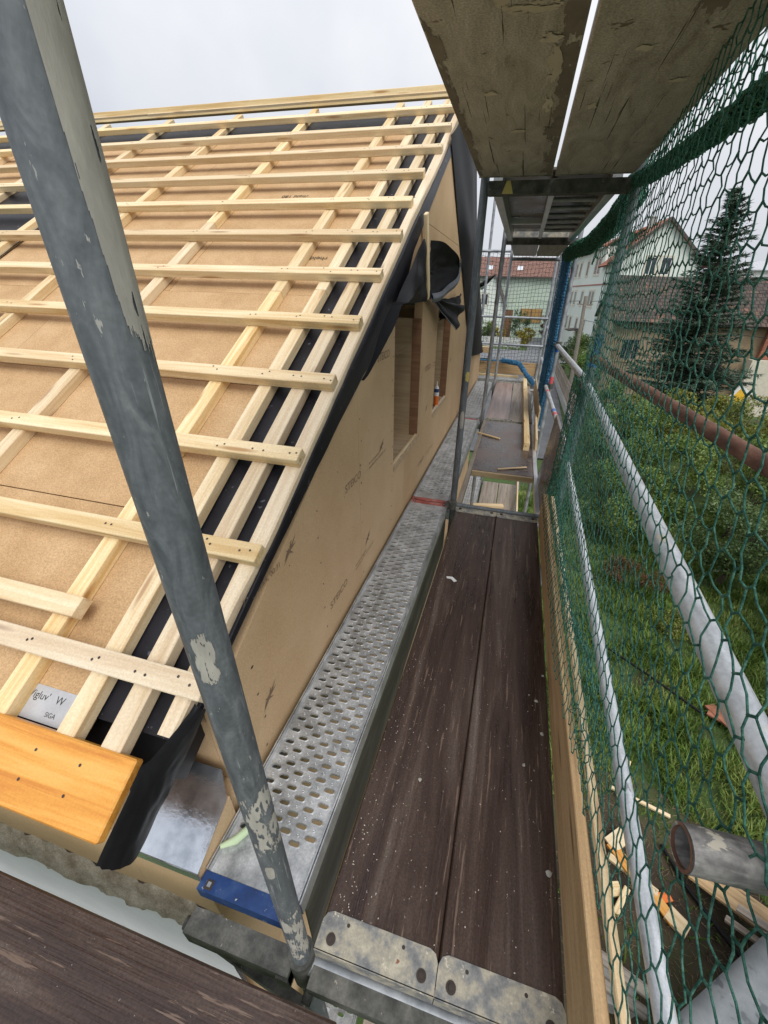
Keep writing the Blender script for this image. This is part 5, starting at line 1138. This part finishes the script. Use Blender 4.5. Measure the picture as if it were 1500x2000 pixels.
# diamond sign tilted in the shrubs
sg = thing('diamond_sign', (10.1, 21.4, G), 'white edged yellow diamond road sign on a post among the shrubs', 'sign')
MB().tube((10.1, 21.4, G), (9.95, 21.4, -2.0), .03, 10).obj('post', MT['galv'], sg)
c = Vector((9.95, 21.36, -2.30)); ex, ez = Vector((.94, .25, .22)).normalized(), Vector((-.2, 0, .98)).normalized()
for s_, dy, mm, nm in ((.62, 0, 'white', 'plate'), (.40, -.012, 'yellow', 'face')):
    b = MB(); b.prism([c + ex * s_ + Vector((0, dy, 0)), c + ez * s_ + Vector((0, dy, 0)), c - ex * s_ + Vector((0, dy, 0)), c - ez * s_ + Vector((0, dy, 0))], (0, .01, 0)); b.obj(nm, MT[mm], sg)
MT['signyellow'] = mat('sign_yellow', [(.3, (.75, .42, .02)), (.7, (.82, .5, .04))], rough=.4)
for o in sg.children:
    if o.name.startswith('face'): o.data.materials[0] = MT['signyellow']
MB().box((9.5, 21.7, -3.9), (10.3, 21.75, -2.95)).obj('lower_plate', MT['white'], sg)

# ==================================================================== THINGS ON THE GROUND BELOW
def scrap(name, x, y, l, w, t, ang, mtl, label, z=ZG + .085, tilt=0.0, cat='offcut'):
    d = Vector((math.cos(ang) * math.cos(tilt), math.sin(ang) * math.cos(tilt), math.sin(tilt))); c = Vector((x, y, z + t / 2 + abs(math.sin(tilt)) * l / 2))
    l *= 1.25; w *= 1.25
    return bar(name, c - d * l / 2, c + d * l / 2, w, t, (0, 0, 1), mtl, None, label=label, cat=cat)
B_, O_ = MT['batten'], MT['orange']
for a in ((2.26, 3.62, .42, .05, .04, 1.2, B_, 'pale narrow offcut lying in the grass below the lower rail', .2),
          (2.42, 3.40, .55, .035, .03, -.25, B_, 'thin pale lath offcut lying on the soil behind the grass', 0),
          (2.05, 2.86, .20, .13, .04, .7, B_, 'short pale block offcut next to the orange offcuts', .1),
          (2.06, 2.68, .26, .10, .03, -1.0, O_, 'orange glazed offcut leaning on a pale block', .2),
          (2.15, 2.56, .42, .06, .04, -.45, B_, 'long pale offcut lying across the orange offcuts', 0),
          (2.36, 2.40, .34, .09, .03, -.95, O_, 'orange glazed offcut lying alone behind the lower rail', .05),
          (1.98, 2.27, .24, .05, .05, 1.0, B_, 'pale stub offcut in the weeds below the toe board', .1),
          (1.92, 2.36, .13, .10, .04, .3, B_, 'square pale offcut in the weeds below the toe board', 0),
          (2.52, 2.25, .16, .13, .05, -.7, B_, 'thick pale block lying on the bare soil', .05),
          (2.46, 2.44, .10, .07, .03, .4, MT['tubeorange'], 'reddish stub lying on the bare soil', 0),
          (1.80, 1.75, .12, .03, .03, -.2, B_, 'tiny pale chip lying on the soil near the trestle', 0)):
    scrap('wood_offcut', *a[:7], a[7], tilt=a[8])
# terracotta pieces in the grass
for i, (x, y, l, an_) in enumerate(((4.0, 4.95, .42, -.6), (3.92, 5.05, .3, -1.1), (4.2, 5.0, .5, -.3))):
    scrap('clay_tile', x, y, l, .14, .03, an_, MT['brick'], ('broken clay tile in the grass, lying across the others', 'short broken clay tile in the grass', 'long clay tile strip in the grass behind the upper rail')[i], tilt=.1, z=ZG + .12, cat='tile')
# grey metal sheet on a pile, old boards and a black hose
sh = thing('metal_sheet', (2.9, 1.2, ZG + .1), 'grey metal sheet lying over a timber pile beside the scaffold', 'sheet')
MT['sheet'] = mat('dull_metal_sheet', [(.25, (.13, .145, .15)), (.5, (.19, .205, .21)), (.75, (.25, .265, .27))], scale=(2.2, 2.2, 2.2), rough=.45, metal=.3, fine=.1, spots=(30, .73, (.4, .4, .38)), spots2=((2, 2, 2), .66, (.11, .12, .125)))
b = MB()
def shf(u, v):
    e0, e1 = Vector((1.72, 1.12, -3.62)), Vector((3.5, 2.52, -3.56)); p = e0.lerp(e1, u) + Vector((.62, -.78, .02)) * 1.6 * v; p.z += .025 * fbm(u * 3, v * 3) + .03 * math.sin(v * 3); return tuple(p)
b.grid(shf, 16, 12); o = b.obj('sheet', MT['sheet'], sh); mo = o.modifiers.new('t', 'SOLIDIFY'); mo.thickness = .006
for k in range(3): bar('batten', (2.0 + .5 * k, .9 + .42 * k, -3.70), (3.2 + .4 * k, -.4 + .42 * k, -3.66), .08, .10, (0, 0, 1), MT['greyplank'], sh)
for k in range(3): MB().box((2.1 + .55 * k, .15 + .3 * k, ZG), (2.5 + .55 * k, .75 + .3 * k, -3.76)).obj('block', MT['kerb'], sh)
for i, (p0, p1, w) in enumerate((((2.75, 2.75, -4.05), (3.9, 2.15, -4.02), .30), ((3.0, 2.4, -3.85), (3.6, 1.9, -3.5), .09), ((2.9, 2.32, -3.95), (3.7, 1.75, -3.62), .07))):
    timber('old_board', p0, p1, w, .03, (0, .2, 1), MT['greyplank'] if i else MT['toe'], ('wide brown board lying behind the metal sheet', 'grey splintered board leaning on the metal sheet', 'narrow grey board leaning on the metal sheet')[i])
b = MB(); b.path([(2.55, 2.95, ZG + .12), (2.7, 2.6, ZG + .13), (2.95, 2.25, ZG + .13), (3.2, 1.9, ZG + .16)], .022, 8); b.obj('hose', MT['black'], label='black hose lying on the soil beside the brown board', cat='hose')
b = MB(); b.path([(2.3, 6.2, ZG + .1), (3.0, 5.6, ZG + .14), (3.7, 5.0, ZG + .13)], .02, 8); b.obj('hose', MT['black'], label='thin dark pipe lying in the grass near the clay tiles', cat='pipe')
for i, z in enumerate((ZG + .35, ZG + .48)):
    timber('log', (1.55, 1.55 + .12 * i, z), (1.98, 1.42 + .1 * i, z), .09, .09, (0, 0, 1), MT['polewood'], ('grey timber stub on the trestle, lower one', 'grey timber stub on the trestle, upper one')[i], 'timber', bev=.03)
b = MB(); b.box((1.6, 1.42, ZG), (1.9, 1.68, ZG + .303)); b.obj('trestle_block', MT['kerb'], label='concrete block carrying the grey timber stubs', cat='block')

# sawdust and mortar chips strewn on the near planks, steel caps and sheathing
r_ = np.random.RandomState(77); n = 520
xx = np.where(r_.rand(n) < .55, -.27 + np.abs(r_.randn(n)) * .08, r_.uniform(-.26, .34, n)); xx = np.clip(xx, -.268, .343); yy = .36 + (2.40 * r_.rand(n) ** 1.3)
V, F = leafcloud(np.stack([xx, yy, np.full(n, .0022)], 1), .0045, r_, aspect=.6, tilt=6)
MT['chips'] = mat('pale_chips', [(.3, (.42, .37, .30)), (.7, (.60, .55, .47))], rough=.9, island=.4)
obj('sawdust', npmesh('sawdust', V, F), MT['chips'], kind='stuff', label='pale sawdust and mortar chips strewn over the dark planks', cat='sawdust')
